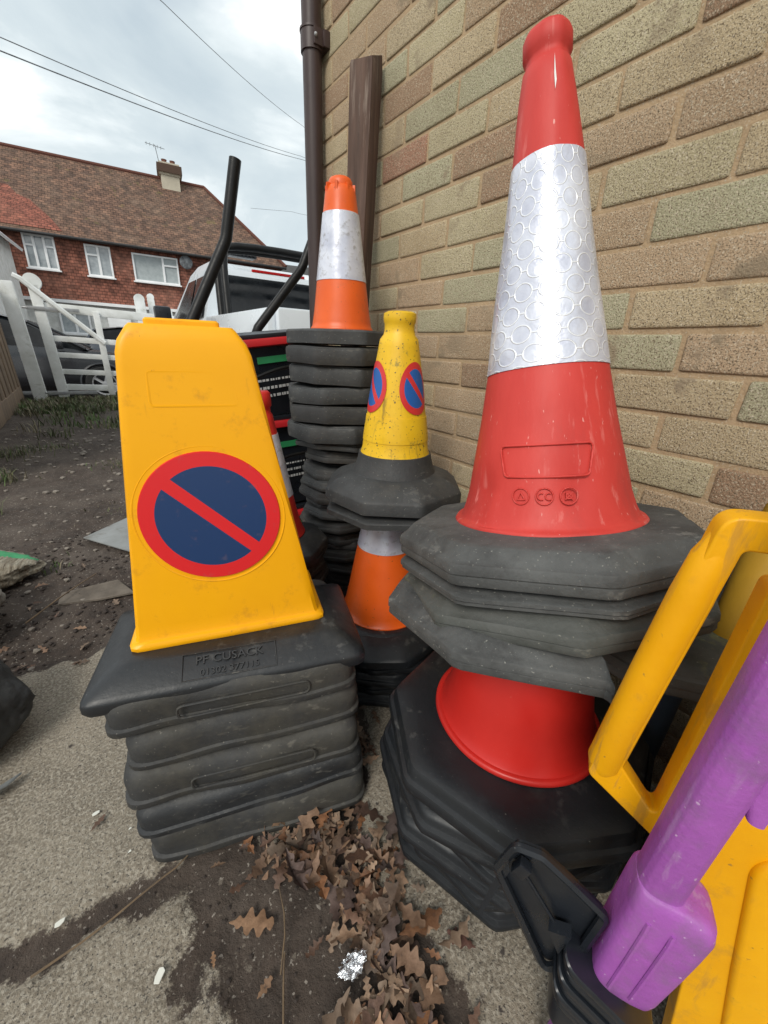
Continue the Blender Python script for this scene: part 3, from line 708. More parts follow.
# --- middle stack: small yellow no-waiting cone over an orange cone
G3 = 'traffic cones in the middle stack by the wall'
mc = thing('no_waiting_cone', 'short scuffed yellow cone with round no waiting patches, topmost of the middle stack', 'cone', (.612, .805, .588), axis_rot((-.012, 0, 1)), G3)
MP = [(.093, .080), (.089, .10), (.0835, .115), (.0795, .15), (.072, .20), (.058, .29), (.0445, .366), (.0365, .376), (.0345, .386), (.0345, .398), (.0365, .402), (.0375, .412), (.0365, .420), (.028, .424)]
body, rad = cone_body(mc, MP, m_yellow_dirty, 72, [(.137, .196, m_yellow_dirty, 'yellow_band')], dent=.001, seed=4)
th = math.atan2(-.805, -.612)
for da, dn in ((R(-62), 0), (R(44), 0)):
    bm = bmesh.new(); uvl = bm.loops.layers.uv.new('UVMap'); n = 40; zc = .262; r_c = .043; a0 = th+da
    def P_(s, z): rr2 = rad(z)+.0016; a = a0+s/rad(zc); return Vector((rr2*math.cos(a), rr2*math.sin(a), z))
    rings = [[(r_c*kk*math.cos(2*PI*i/n), zc+r_c*1.35*kk*math.sin(2*PI*i/n)) for i in range(n)] for kk in (1, .75, .5, .25)]
    vv = [[bm.verts.new(P_(s, z)) for s, z in rg] for rg in rings]; cv = bm.verts.new(P_(0, zc))
    def st(f, pts):
        for lp, (s, z) in zip(f.loops, pts): lp[uvl].uv = (s/r_c, (z-zc)/(r_c*1.35))
    for k in range(3):
        for i in range(n):
            j = (i+1) % n; f = bm.faces.new((vv[k][i], vv[k][j], vv[k+1][j], vv[k+1][i])); st(f, (rings[k][i], rings[k][j], rings[k+1][j], rings[k+1][i]))
    for i in range(n):
        j = (i+1) % n; f = bm.faces.new((vv[3][i], vv[3][j], cv)); st(f, (rings[3][i], rings[3][j], (0, zc)))
    obj('sign_patch', bm, m_sign_small, mc, smooth=60)
bm = bmesh.new(); lathe(bm, [(.125, .048), (.106, .056), (.0985, .075), (.094, .09), (.0915, .104), (.086, .104)], 64); obj('base_collar', bm, m_rubber_grey, mc)
PROF_TALL = [(.965, 0), (1.0, .003), (1.0, .024), (.985, .028), (.96, .030), (.86, .042), (.70, .052), (.60, .055)]
place_base(mc, octa_base(.183, 23, 8, PROF_TALL, 1.25, .008, .002, 41), m_rubber_grey).location = (0, 0, -.012)
nested_cone('grey octagonal cone base directly under the short yellow cone', (.612, .803, .541), (-.01, .02, 1), R(2), octa_base(.182, 23, 8, PROF_TALL, .62, .010, .002, 42), m_rubber_grey, G3)
oc = thing('traffic_cone', 'orange traffic cone with its white band half hidden below the short yellow cone', 'traffic cone', (.606, .822, .209), axis_rot((0, -.0, 1)), G3)
OP = [(.118, -.004), (.121, 0), (.121, .006), (.115, .010), (.111, .03), (.1, .088), (.0765, .216), (.068, .26), (.06, .32), (.05, .36)]
cone_body(oc, OP, m_orange, 80, [(.214, .30, m_sleeve_plain, 'reflective_sleeve')], dent=.001, seed=14)
bm = bmesh.new(); lathe(bm, [(.146, -.004), (.136, .002), (.127, .004), (.119, .003)], 72); obj('base_collar', bm, m_rubber_smooth, oc)
place_base(oc, octa_base(.215, 28, 12, PROF_TALL, .98, .05, .003, 43), m_rubber_smooth).location = (0, 0, -.054)
nm = ['first', 'second', 'third', 'lowest']
for k in range(4):
    nested_cone('black cone base, %s one under the orange cone in the middle stack' % nm[k], (.612+.006*(-1)**k, .82+.004*k, .156-.039*(k+1)+.003), (0, 0, 1), R(7*(-1)**k), octa_base(.205, 26, 12, PROF_OCT, .85, .04, .004, 45+k), m_rubber_smooth, G3)

# --- far stack by the timber post
G4 = 'traffic cones in the tall far stack'
fc = thing('traffic_cone', 'orange traffic cone with white band, topmost of the tall stack before the timber post', 'traffic cone', (.680, 1.2, .983), axis_rot((-.012, 0, 1)), G4)
FP = [(.096, -.004), (.097, .0), (.095, .005), (.091, .01), (.0895, .02), (.084, .05), (.0735, .128), (.0515, .29), (.043, .345), (.0395, .357), (.0335, .362), (.0335, .372), (.0285, .380), (.02, .384)]
cone_body(fc, FP, m_orange, 64, [(.130, .298, m_sleeve_plain, 'reflective_sleeve')], dent=.0008, seed=24)
bm = bmesh.new()
for q in range(8):
    a = 2*PI*q/8; box(bm, (.0385*math.cos(a), .0385*math.sin(a), .352), (.008, .006, .026), rotz(a), bev=.001)
obj('top_ribs', bm, m_orange, fc)
place_base(fc, octa_base(.178, 23, 60, [(.97, 0), (1, .002), (1, .034), (.97, .039), (.8, .041), (.5, .042)], 1.0, .010, .002, 61), m_rubber_grey).location = (0, 0, -.043)
rnd = random.Random(4)
FPF = [(.95, 0), (.985, .002), (.99, .006), (1, .012), (1, .036), (.985, .0405), (.96, .0415), (.955, .0435), (.7, .046)]
heights = [.05]*5+[.038]*14
zt = .940; k = 0
ords = ['second', 'third', 'fourth', 'fifth', 'sixth', 'seventh', 'eighth', 'ninth', 'tenth', 'eleventh', 'twelfth', 'thirteenth', 'fourteenth', 'fifteenth', 'sixteenth', 'seventeenth', 'eighteenth', 'nineteenth', 'twentieth', 'twenty first', 'twenty second', 'twenty third', 'twenty fourth', 'twenty fifth', 'twenty sixth', 'twenty seventh']
while zt > .045:
    hgt = .052+.008*rnd.random() if k < 5 else (.034+.010*rnd.random())
    z0 = zt-hgt
    rr = .178 if k < 5 else (.155 + .012*math.sin(k*1.7))
    if z0 < .005: z0 = .002
    big = k < 5
    ox = (.009*rnd.uniform(-1, 1)) if big else .012*rnd.uniform(-1, 1)+.012
    n = (.025*rnd.uniform(-1, 1), .02*rnd.uniform(-1, 1), 1) if big else (.09*rnd.uniform(-1, 1), .09*rnd.uniform(-1, 1), 1)
    nested_cone('black cone base, %s from the top of the tall far stack' % ords[k], (.682+ox, 1.2+.008*rnd.uniform(-1, 1), z0), n, R(rnd.uniform(-12, 12) if big else rnd.uniform(-20, 20)), octa_base(rr, 23, 60, FPF if big else PROF_OCT, (hgt-.003)/.046, .012, .004, 70+k), m_rubber_grey if k % 3 else m_rubber_dusty, G4)
    zt = z0; k += 1

# --- small red and white cone behind the front left stack
G5 = 'traffic cones in the small stack behind the yellow cone'
sc_c = thing('traffic_cone', 'slim red and white traffic cone half hidden behind the large yellow cone', 'traffic cone', (.388, 1.08, .400), axis_rot((-.055, .02, 1)), G5)
SP = [(.080, -.002), (.082, .003), (.078, .01), (.068, .05), (.053, .16), (.034, .31), (.028, .355), (.024, .362), (.024, .375), (.0285, .380), (.0285, .412), (.023, .418)]
cone_body(sc_c, SP, m_red_deep, 48, [(.125, .305, m_sleeve_plain, 'reflective_sleeve')], seed=2)
place_base(sc_c, octa_base(.15, 23, 40, PROF_TALL, .9, .015, .004, 91), m_rubber).location = (0, 0, -.05)
for k in range(8):
    z0 = .345-.047*(k+1)+.03
    if z0 < 0: break
    nested_cone('dark cone base, %s under the slim red and white cone' % ['first', 'second', 'third', 'fourth', 'fifth', 'sixth', 'seventh', 'eighth'][k], (.395+.005*(-1)**k, 1.09, z0), (0, 0, 1), R(8*(-1)**k), octa_base(.148, 23, 40, PROF_OCT, .98, .015, .005, 95+k), m_rubber, G5)

# ---------------------------------------------------------------- yellow barrier, purple post and clip (front right)
Bp = Vector((.383, .1055, .491)); hd = Vector((.498, -.867, 0)).normalized(); nd = Vector((-hd.y, hd.x, 0)); nd = -nd if nd.dot(Vector((-.38, -.1, 0))) < 0 else nd   # nd faces the camera side
def bfr(s, z, o=0): return Bp + hd*s + Vector((0, 0, z)) + nd*o
def slab_holes(outer, holes, th, bev, seg=4, frame=bfr, off=0):
    bm = bmesh.new(); es = []
    for lp in [outer]+holes:
        vs_ = [bm.verts.new((p[0], p[1], 0)) for p in lp]
        es += [bm.edges.new((vs_[i], vs_[(i+1) % len(vs_)])) for i in range(len(vs_))]
    bmesh.ops.triangle_fill(bm, use_beauty=True, use_dissolve=False, edges=es)
    bmesh.ops.dissolve_limit(bm, angle_limit=.01, verts=bm.verts[:], edges=bm.edges[:], delimit=set())
    ext = bmesh.ops.extrude_face_region(bm, geom=bm.faces[:])
    for v in [g for g in ext['geom'] if isinstance(g, bmesh.types.BMVert)]: v.co.z -= th
    bmesh.ops.recalc_face_normals(bm, faces=bm.faces[:])
    be = [e for e in bm.edges if len(e.link_faces) == 2 and abs(e.calc_face_angle(0)) > R(60)]
    bmesh.ops.bevel(bm, geom=be, offset=bev, segments=seg, profile=.5, affect='EDGES', clamp_overlap=True)
    for v in bm.verts: v.co = frame(v.co.x, v.co.y, v.co.z+off)
    return bm
outer = roundpoly([(-.006, .004), (.028, .327), (.48, .352), (.50, -.49), (.19, -.499), (.150, -.22), (.078, -.056)], [.012, .018, .05, .03, .03, .05, .03], 6)
hole = roundpoly([(.0235, .030), (.0475, .300), (.30, .312), (.305, .295), (.073, .275), (.066, -.022)], [.006, .006, .01, .01, .008, .006], 5)
yb = thing('barrier', 'bright yellow plastic barrier with a long open handle slot standing at the front right', 'barrier', bfr(.25, -.501))
def to_local(bm, o):
    inv = Vector(o.location)
    for v in bm.verts: v.co -= inv
    return bm
obj('frame', to_local(slab_holes(outer, [hole], .026, .0105, 5), yb), m_yellow_b, yb, smooth=50)
bm = bmesh.new(); P = [bfr(.0075, .004, -.013), bfr(.0088, .02, -.013), bfr(.020, .15, -.013), bfr(.029, .245, -.013), bfr(.0325, .285, -.013), bfr(.0345, .306, -.0135)]
tube(bm, P, [.012, .0175, .0172, .0170, .0150, .009], 28, up=tuple(nd)); obj('handle_tube', to_local(bm, yb), m_yellow_b, yb, smooth=60)
# moulded raised field on the panel
fo = roundpoly([(.150, -.02), (.40, .14), (.44, -.40), (.235, -.44), (.185, -.20)], [.04, .04, .05, .05, .06], 8)
fi = roundpoly([(.185, -.035), (.38, .085), (.40, -.36), (.262, -.39), (.222, -.18)], [.03, .03, .04, .04, .05], 8)
obj('moulded_rib', to_local(slab_holes(fo, [fi], .016, .006, 3, off=.0075), yb), m_yellow_b, yb, smooth=50)

pp = Vector((.3625, .018, 0))
po = thing('barrier_post', 'chalky purple plastic post with a wide socket crossing in front of the yellow barrier', 'barrier post', (.3520, .0370, 0), axis_rot((.012, -.035, 1)))
ang = math.atan2(hd.y, hd.x)
bm = bmesh.new(); rings = []
for z, w, d in ((0, .036, .036), (.335, .036, .036), (.34, .0395, .039), (.80, .0395, .039), (.9, .039, .038)):
    rings.append([rotz(ang) @ Vector((p.x, p.y, z)) for p in rrect(w, d, .0175)])
loft(bm, rings); obj('tube', bm, m_purple, po, smooth=50)
bm = bmesh.new(); rings = []
for z, w, d, cx in ((.298, .056, .044, .008), (.306, .060, .050, .010), (.318, .062, .051, .011), (.38, .066, .052, .0125), (.42, .068, .052, .0135), (.450, .069, .051, .0140), (.464, .066, .049, .0125), (.471, .058, .045, .009), (.474, .046, .041, .003)):
    rings.append([rotz(ang) @ Vector((p.x+cx, p.y, z)) for p in rrect(w, d, .014)])
loft(bm, rings); obj('socket', bm, m_purple, po, smooth=60)
for sx in (-.004, .016):
    bm = bmesh.new(); sg_ = 1 if nd.dot(rotz(ang) @ Vector((0, 1, 0))) > 0 else -1
    tube(bm, [rotz(ang) @ Vector((sx, q*sg_, z)) for z, q in ((.315, .026), (.37, .0268), (.43, .0268), (.445, .0255))], .0022, 6)
    obj('moulded_rib', bm, m_purple, po)
# branch stub at the upper right of the post
bm = bmesh.new(); rings = []
for z, w in ((.60, .012), (.625, .03), (.66, .036), (.74, .036), (.78, .02)):
    rings.append([rotz(ang) @ Vector((p.x+.026, p.y, z)) for p in rrect(w, .03, .008)])
loft(bm, rings); obj('upper_lug', bm, m_purple, po, smooth=60)
# ribbed black collar around the socket and the clip that swings from it
cp = thing('post_clip', 'black ribbed plastic collar and open clip arm hooked round the purple post', 'clip', (.3520, .0370, 0))
def cfr(s, q, z): return hd*s + nd*q + Vector((0, 0, z))
for i, (z, ex) in enumerate(((.300, .010), (.286, .006), (.272, .012), (.258, .006), (.244, .012), (.230, .007), (.200, .004))):
    bm = bmesh.new(); rings = []
    hh = .006 if i < 6 else .022
    for dz, k in ((-hh, -.003), (-hh*.6, 0), (hh*.6, 0), (hh, -.003)):
        ring = rrect(.086+ex*1.3+k, .070+ex+k, .015)
        rings.append([cfr(p.x+.010, p.y+.002, z+dz - (p.x)*.62 ) for p in ring])
    loft(bm, rings); obj('collar_rib', bm, m_black_pl, cp, smooth=50)
def poly_plate(pts, th, frame, bev=.0012):
    bm = bmesh.new(); f = bm.faces.new([bm.verts.new(p) for p in pts])
    nrm = None
    bmesh.ops.recalc_face_normals(bm, faces=[f]); nrm = f.normal.copy()
    ext = bmesh.ops.extrude_face_region(bm, geom=[f])
    for v in [g for g in ext['geom'] if isinstance(g, bmesh.types.BMVert)]: v.co += nrm*th
    bmesh.ops.recalc_face_normals(bm, faces=bm.faces[:])
    bmesh.ops.bevel(bm, geom=bm.edges[:], offset=bev, segments=2, affect='EDGES', clamp_overlap=True)
    return bm
# clip arm: a shallow tray (floor, two walls, end wall) running up-left from the collar
arm = [(-.022, .285), (-.012, .392), (-.052, .418), (-.082, .436), (-.108, .432), (-.122, .380), (-.080, .305), (-.045, .240)]
arm = [(p.x, p.y) for p in roundpoly([a for a in arm], .010, 4)]
bm = poly_plate([cfr(s, .004, z) for s, z in arm], .003, cfr); obj('clip_arm', bm, m_black_pl, cp, smooth=40)
bm = bmesh.new()
tube(bm, [cfr(s, .010, z) for s, z in arm]+[cfr(arm[0][0], .010, arm[0][1])], .0052, 6, cap=False, flat=1.0)
obj('clip_wall', bm, m_black_pl, cp, smooth=50)
bm = bmesh.new()
loft(bm, [[cfr(-.112, .006, .395), cfr(-.108, .010, .385), cfr(-.118, .010, .385)], [cfr(-.130, .012, .290), cfr(-.127, .016, .287), cfr(-.132, .014, .286)]]); obj('hook', bm, m_black_pl, cp, smooth=0)
bm = bmesh.new(); box(bm, cfr(-.098, .012, .404), (.014, .012, .022), rotz(ang) @ Matrix.Rotation(R(20), 3, 'Y'), bev=.002)
f = [cfr(-.058, .010, .342), cfr(-.036, .010, .350), cfr(-.042, .010, .310)]; g2 = [p+nd*.016 for p in f]
loft(bm, [f, [a.lerp(b, .6)*.5+b*.5 for a, b in zip(f, g2)]]); tube(bm, [cfr(-.092, .012, .396), cfr(-.055, .012, .346), cfr(-.034, .011, .280)], .0022, 6)
obj('clip_fin', bm, m_black_pl, cp, smooth=30)

# faded yellow barrier end and blue grey tub behind
fb = thing('barrier', 'faded mustard barrier tube standing behind the bright yellow barrier', 'barrier', (.745, .10, 0))
bm = bmesh.new(); pts = smoothpath([(.13, -.11, .455), (.02, -.045, .455), (-.030, -.010, .495), (.062, .001, .652), (.105, .003, .725)], it=2)
tube(bm, pts, .030, 20); obj('tube', bm, m_yellow_old, fb, smooth=60)
bt = thing('plastic_tub', 'blue grey plastic tub squeezed between the wall and the yellow barrier', 'tub', (.838, .178, 0))
bm = bmesh.new(); lathe(bm, [(.040, 0), (.050, .59), (.055, .592), (.055, .603), (.050, .606), (.047, .60), (.036, .02)], 32, True, True); obj('body', bm, m_bluegrey, bt)
ords0 = ['', 'second', 'third', 'fourth', 'fifth', 'sixth', 'seventh', 'eighth', 'ninth', 'tenth']
G6 = 'bases stacked in the gap behind the yellow barrier'
for k in range(11):
    bm = rect_base(.30, .34, [(.01, 0), (0, .003), (0, .03), (.004, .036), (.03, .040)], 200+k, .01, .02)
    o = obj('cone_base', bm, m_rubber_dusty, smooth=40); o.location = (.735+.01*(-1)**k, -.115+.004*(k % 3), .004+.0425*k); o.rotation_euler = (0, 0, R(3*(-1)**k))
    tag(o, 'dark rectangular cone base, %s of the shadowed pile behind the barrier handle' % ('lowest' if k == 0 else 'topmost' if k == 10 else ords0[k]+' from the bottom'), 'cone base', G6)

# ---------------------------------------------------------------- boxes with red rims and green stripe, and barrow handles
G7 = 'black red rimmed boxes'
bl = ['topmost', 'middle', 'lowest']
mk = random.Random(9)
for k, (zt, w) in enumerate(((.965, .50), (.66, .47), (.26, .47))):
    hgt = (.29, .38, .25)[k]
    t = thing('storage_box', 'black plastic box with red rim and green stripe, %s of the stack behind the cones' % bl[k], 'box', (.60, 1.72, zt-hgt), (0, R((-7, -2, 0)[k]), R(6)), G7)
    bm = bmesh.new(); rings = [[Vector((p.x, p.y, z)) for p in rrect(ww, dd, .03)] for ww, dd, z in ((w*.86, .27, 0), (w*.95, .31, hgt-.04), (w*.95, .31, hgt-.035))]; loft(bm, rings); obj('body', bm, m_black_pl, t, smooth=40)
    bm = bmesh.new(); loft(bm, [[Vector((p.x, p.y, z)) for p in rrect(ww, dd, .035)] for ww, dd, z in ((w*.96, .325, hgt-.035), (w, .35, hgt-.03), (w, .35, hgt-.012), (w*.98, .34, hgt-.006))]); obj('rim', bm, m_redtrim, t, smooth=40)
    bm = bmesh.new(); box(bm, (0, 0, hgt+.0), (w*.93, .31, .02), bev=.006); obj('lid', bm, m_black_pl, t)
    bm = bmesh.new(); zz = hgt*.72; box(bm, (.06, -.1525, zz), (w*.5, .004, .024), Matrix.Rotation(R(-5), 3, 'X'), bev=.001); obj('green_stripe', bm, m_green, t, smooth=0)
    bm = bmesh.new()
    for row in range(4):
        x = -.10
        while x < .17:
            wl = mk.uniform(.005, .016); box(bm, (x+wl/2, -.1445-.0015+.0012*row, hgt*.58-.030*row), (wl, .003, .010)); x += wl+mk.uniform(.003, .008)
    obj('printed_text', bm, m_whiteprint, t, smooth=0)
    bm = bmesh.new(); tube(bm, smoothpath([(-.2, -.16, hgt*.25), (-.15, -.19, hgt*.5), (.0, -.19, hgt*.62), (.1, -.17, hgt*.6)], it=2), .007, 8); obj('cord', bm, m_black_paint, t)
hb = thing('barrow_handles', 'pair of cranked black tubular handles rising behind the yellow cone', 'handle', (.60, 1.98, 0))
SCH = lambda p: (p[0]*1.32, p[1]*1.32, .93+(p[2]-.93)*1.32)
for k, pts in enumerate(([(.299, 1.5, .98), (.436, 1.5, 1.23), (.482, 1.49, 1.439)], [(.545, 1.5, 1.017), (.69, 1.5, 1.185), (.772, 1.5, 1.361)])):
    bm = bmesh.new(); a, b, c_ = [Vector(SCH(p))-Vector(hb.location) for p in pts]
    low = a + (a-b)*.25 ; low2 = Vector((low.x+.0, low.y+.03, .02))
    P = [low2, Vector((low.x, low.y+.02, low.z-.06)), low, a, a.lerp(b, .86), b, b.lerp(c_, .14), c_]
    tube(bm, smoothpath(P, it=1), .0235 if k == 0 else .020, 14); obj('handle', bm, m_black_paint, hb, smooth=50)
bm = bmesh.new(); tube(bm, [(-.28, .035, .60), (.06, .035, .62)], .014, 10); obj('crossbar', bm, m_black_paint, hb)

# ---------------------------------------------------------------- gate, posts and fence
FG = 'white gate posts'
def ztil(x, y): return gz(x, y)
gp = bmesh.new(); box(gp, (-.665, 8.35, .80), (.17, .15, 1.66), Matrix.Rotation(R(-2.0), 3, 'Y'), bev=.012)
tag(obj('gate_post', gp, m_white_paint, smooth=30), 'thick white concrete gate post against the brown fence', 'post', FG)
gt = thing('gate', 'white five bar timber gate with a round topped heel post and diagonal brace', 'gate', (-.36, 8.2, 0), (0, 0, R(-3)))
bm = bmesh.new(); box(bm, (0, 0, .83), (.13, .09, 1.55), Matrix.Rotation(R(-1.5), 3, 'Y'), bev=.01)
g_ = bmesh.ops.create_cone(bm, cap_ends=True, segments=24, radius1=.105, radius2=.105, depth=.09)
for v in g_['verts']: v.co = Matrix.Rotation(R(90), 3, 'X') @ v.co + Vector((-.02, 0, 1.64))
obj('heel_stile', bm, m_white_paint, gt)
bars = [(1.27, .12), (.85, .08), (.62, .075), (.38, .075), (.15, .09)]
for z, w in bars:
    bm = bmesh.new(); box(bm, (1.5, 0, z), (2.9, .035, w), Matrix.Rotation(R(2.2), 3, 'Y'), bev=.006); obj('bar', bm, m_white_paint, gt)
for x in (.66, 1.9, 2.92):
    bm = bmesh.new(); box(bm, (x, -.032, .69), (.085, .03, 1.22), bev=.005); obj('upright', bm, m_white_paint, gt)
bm = bmesh.new(); tube(bm, [(-.22, -.062, 1.70), (-.14, -.062, 1.66), (.70, -.062, .86)], .036, 6, flat=.5, up=(0, 1, 0)); obj('brace', bm, m_white_paint, gt, smooth=0)
for z in (1.30, .12):
    bm = bmesh.new(); box(bm, (.15, -.055, z), (.62, .014, .045), bev=.003); tube(bm, [(-.2, -.03, z), (-.14, -.055, z)], .014, 8); obj('hinge', bm, m_rust, gt)
for i, (x, y, h_, w) in enumerate(((1.02, 8.9, 1.62, .16), (1.22, 9.05, 1.68, .11), (1.5, 9.2, 1.52, .13))):
    bm = bmesh.new(); box(bm, (x, y, h_/2-.05), (w, .08, h_), Matrix.Rotation(R(-1.5), 3, 'Y'), bev=.02)
    g_ = bmesh.ops.create_cone(bm, cap_ends=True, segments=20, radius1=w*.5, radius2=w*.5, depth=.079)
    if i < 2:
        for v in g_['verts']: v.co = Matrix.Rotation(R(90), 3, 'X') @ v.co + Vector((x-.02, y, h_-.03))
    else: bmesh.ops.delete(bm, geom=g_['verts'], context='VERTS')
    tag(obj('gate_post', bm, m_white_paint), ['broad round topped white post at the far end of the gate', 'narrow white post just right of the broad round topped post', 'square topped white post nearest the pickup truck'][i], 'post', FG)
fn = thing('fence', 'weathered brown close boarded fence at the left edge beside the gate post', 'fence', (-.865, 5.0, 0))
for i in range(29):
    bm = bmesh.new(); y = -1.4+.165*i; box(bm, (-.0+.01*(i % 2), y, .82), (.02, .16, 1.58+.02*(i % 3)), Matrix.Rotation(R(-1.5), 3, 'Y'), bev=.003); obj('board', bm, m_fence, fn)
bm = bmesh.new(); box(bm, (.03, .7, .13), (.03, 4.6, .2), bev=.004); obj('gravel_board', bm, m_fence, fn)
bm = bmesh.new()
for z in (.4, 1.2): box(bm, (-.05, .7, z), (.06, 4.3, .07), bev=.004)
obj('rail', bm, m_fence, fn)

# ---------------------------------------------------------------- cars
def car(name, label, loc, rz, paint, length=4.2, width=1.75, group='dark cars parked beyond the gate'):
    t = thing(name, label, 'car', loc, (0, 0, rz), group)
    half = width/2
    st = [(-2.1, .35, .75, .86), (-2.05, .25, .95, .90), (-1.7, .2, 1.0, .96), (-1.0, .2, .98, 1), (0, .2, .97, 1), (.8, .2, .95, 1), (1.3, .2, .90, .98), (1.8, .22, .80, .93), (2.05, .28, .66, .85), (2.12, .35, .55, .78)]
    bm = bmesh.new(); rings = []
    for x, z0, z1, k in st:
        hw = half*k; zm = (z0+z1)/2
        rings.append([Vector((x, -hw*.9, z0)), Vector((x, -hw, z0+.12)), Vector((x, -hw, zm)), Vector((x, -hw*.97, z1-.10)), Vector((x, -hw*.88, z1)), Vector((x, hw*.88, z1)), Vector((x, hw*.97, z1-.10)), Vector((x, hw, zm)), Vector((x, hw, z0+.12)), Vector((x, hw*.9, z0))])
    loft(bm, rings); bmesh.ops.subdivide_edges(bm, edges=bm.edges[:], cuts=1, smooth=.4, use_grid_fill=True); obj('body', bm, paint, t, smooth=50)
    bm = bmesh.new(); gh = [(-1.95, .98, .92), (-1.6, 1.38, .74), (-1.0, 1.46, .72), (.0, 1.45, .72), (.35, 1.36, .74), (1.15, .93, .90)]
    rings = [[Vector((x, -half*k*1.0, .93)), Vector((x, -half*min(k, .86), z-.06)), Vector((x, -half*min(k, .86)+.08, z)), Vector((x, half*min(k, .86)-.08, z)), Vector((x, half*min(k, .86), z-.06)), Vector((x, half*k, .93))] for x, z, k in gh]
    loft(bm, rings); obj('glasshouse', bm, m_carglass, t, smooth=40)
    bm = bmesh.new()
    rings = [[Vector((x, -half*.72, z)), Vector((x, -half*.66, z+.02)), Vector((x, half*.66, z+.02)), Vector((x, half*.72, z))] for x, z in ((-1.62, 1.375), (-1.0, 1.462), (0, 1.452), (.33, 1.37))]
    loft(bm, rings)
    for s in (-1, 1):
        for a, b in (((.35, 1.37), (1.12, .95)), ((-.55, 1.44), (-.5, .95)), ((-1.62, 1.37), (-1.93, .98))):
            tube(bm, [(a[0], s*half*.73, a[1]), (b[0], s*half*.905, b[1])], .035, 6)
    obj('roof', bm, paint, t, smooth=30)
    for x in (-1.3, 1.32):
        for s in (-1, 1):
            bm = bmesh.new(); lathe(bm, [(.21, -.10), (.30, -.11), (.325, -.08), (.325, .08), (.30, .11), (.21, .10)], 32)
            M3 = Matrix.Rotation(R(90), 3, 'X')
            for v in bm.verts: v.co = M3 @ v.co + Vector((x, s*(half-.09), .325))
            w = obj('wheel', bm, m_tyre, t, smooth=40)
            bm = bmesh.new(); lathe(bm, [(.205, .08), (.215, .10), (.19, .095), (.18, .06)], 32); lathe(bm, [(.05, .06), (.05, .10), (.02, .105), (.001, .105)], 16)
            for q in range(5):
                a = 2*PI*q/5; box(bm, (.115*math.cos(a), .115*math.sin(a), .085), (.16, .045, .02), rotz(a), bev=.004)
            for v in bm.verts: v.co.z *= -s if False else 1; v.co = M3 @ Vector((v.co.x, v.co.y, v.co.z*(-s)*-1 if s > 0 else v.co.z)) if False else v.co
            for v in bm.verts:
                p = v.co.copy(); v.co = Vector((p.x+x, s*(half-.09+p.z), p.y+.325))
            obj('rim', bm, m_alloy, w, smooth=30)
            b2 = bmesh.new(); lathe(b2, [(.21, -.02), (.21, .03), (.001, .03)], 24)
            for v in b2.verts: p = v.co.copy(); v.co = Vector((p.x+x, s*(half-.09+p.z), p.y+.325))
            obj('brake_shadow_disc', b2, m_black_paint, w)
            b3 = bmesh.new(); tube(b3, [(x+.37*math.cos(R(a)), s*(half-.0), .325+.37*math.sin(R(a))) for a in range(0, 181, 15)], .03, 8); obj('wheel_arch', b3, paint, t)
    for s in (-1, 1):
        bm = bmesh.new(); box(bm, (1.93, s*half*.66, .66), (.20, .36, .13), rotz(s*R(-25)), bev=.03); obj('headlight', bm, m_lamp_clear, t)
        bm = bmesh.new(); box(bm, (.75, s*(half+.06), 1.0), (.12, .18, .13), bev=.03); obj('mirror', bm, paint, t)
        bm = bmesh.new(); box(bm, (-2.0, s*half*.72, .80), (.12, .3, .2), bev=.03); obj('tail_light', bm, m_lamp_red, t)
    return t
car('parked_car', 'black hatchback with silver five spoke wheels parked right behind the white gate', (-.98, 10.75, -.214), R(-4), m_carblack)
car('parked_car', 'dark blue car parked further off beyond the gate bars', (2.1, 15.4, -.214), R(-6), m_cardark)

# white pickup seen from behind
tk = thing('pickup_truck', 'white pickup truck with black rear glass and roll bar parked past the wall corner', 'truck', (2.27, 5.45, 0)); tk.scale = (1.13, 1.13, 1.13)
bm = bmesh.new()
# cab: side at x=-.92; y forward
cab = [(0, .45, 1.05, .90, .90), (.02, 1.0, 1.0, .88, .88)]
rings = []
for y, zt, hw in ((0, 1.30, .80), (.12, 1.55, .72), (.45, 1.63, .70), (1.1, 1.61, .70), (1.55, 1.42, .74), (2.1, 1.10, .84), (3.2, 1.0, .82), (3.4, .8, .7)):
    pass
prof = [(-.02, 1.02), (.16, 1.56), (.30, 1.63), (.9, 1.64), (1.25, 1.58), (1.95, 1.10), (2.95, .98), (3.15, .75), (3.15, .40), (-.02, .40)]
def hw_at(z): return .90 if z < 1.03 else .90 - (z-1.03)*.33
loft(bm, [[Vector((s*hw_at(z), y, z)) for y, z in prof] for s in (-1, -.96, .96, 1)])
bmesh.ops.bevel(bm, geom=[e for e in bm.edges if e.calc_face_angle(0) > R(25)], offset=.03, segments=2, affect='EDGES', clamp_overlap=True)
obj('cab', bm, m_carwhite, tk, smooth=35)
bm = bmesh.new(); q = [(-.70, 1.12), (.70, 1.12), (.64, 1.50), (-.64, 1.50)]
def rearp(x, z, o): y = -.02+(z-1.02)/.54*.18; return Vector((x, y-o, z))
loft(bm, [[rearp(x, z, .002) for x, z in q], [rearp(x, z, .014) for x, z in q]]); obj('rear_window', bm, m_carglass, tk, smooth=0)
bm = bmesh.new(); box(bm, (0, .17, 1.575), (.62, .03, .028), bev=.006); obj('brake_light', bm, m_lamp_red, tk)
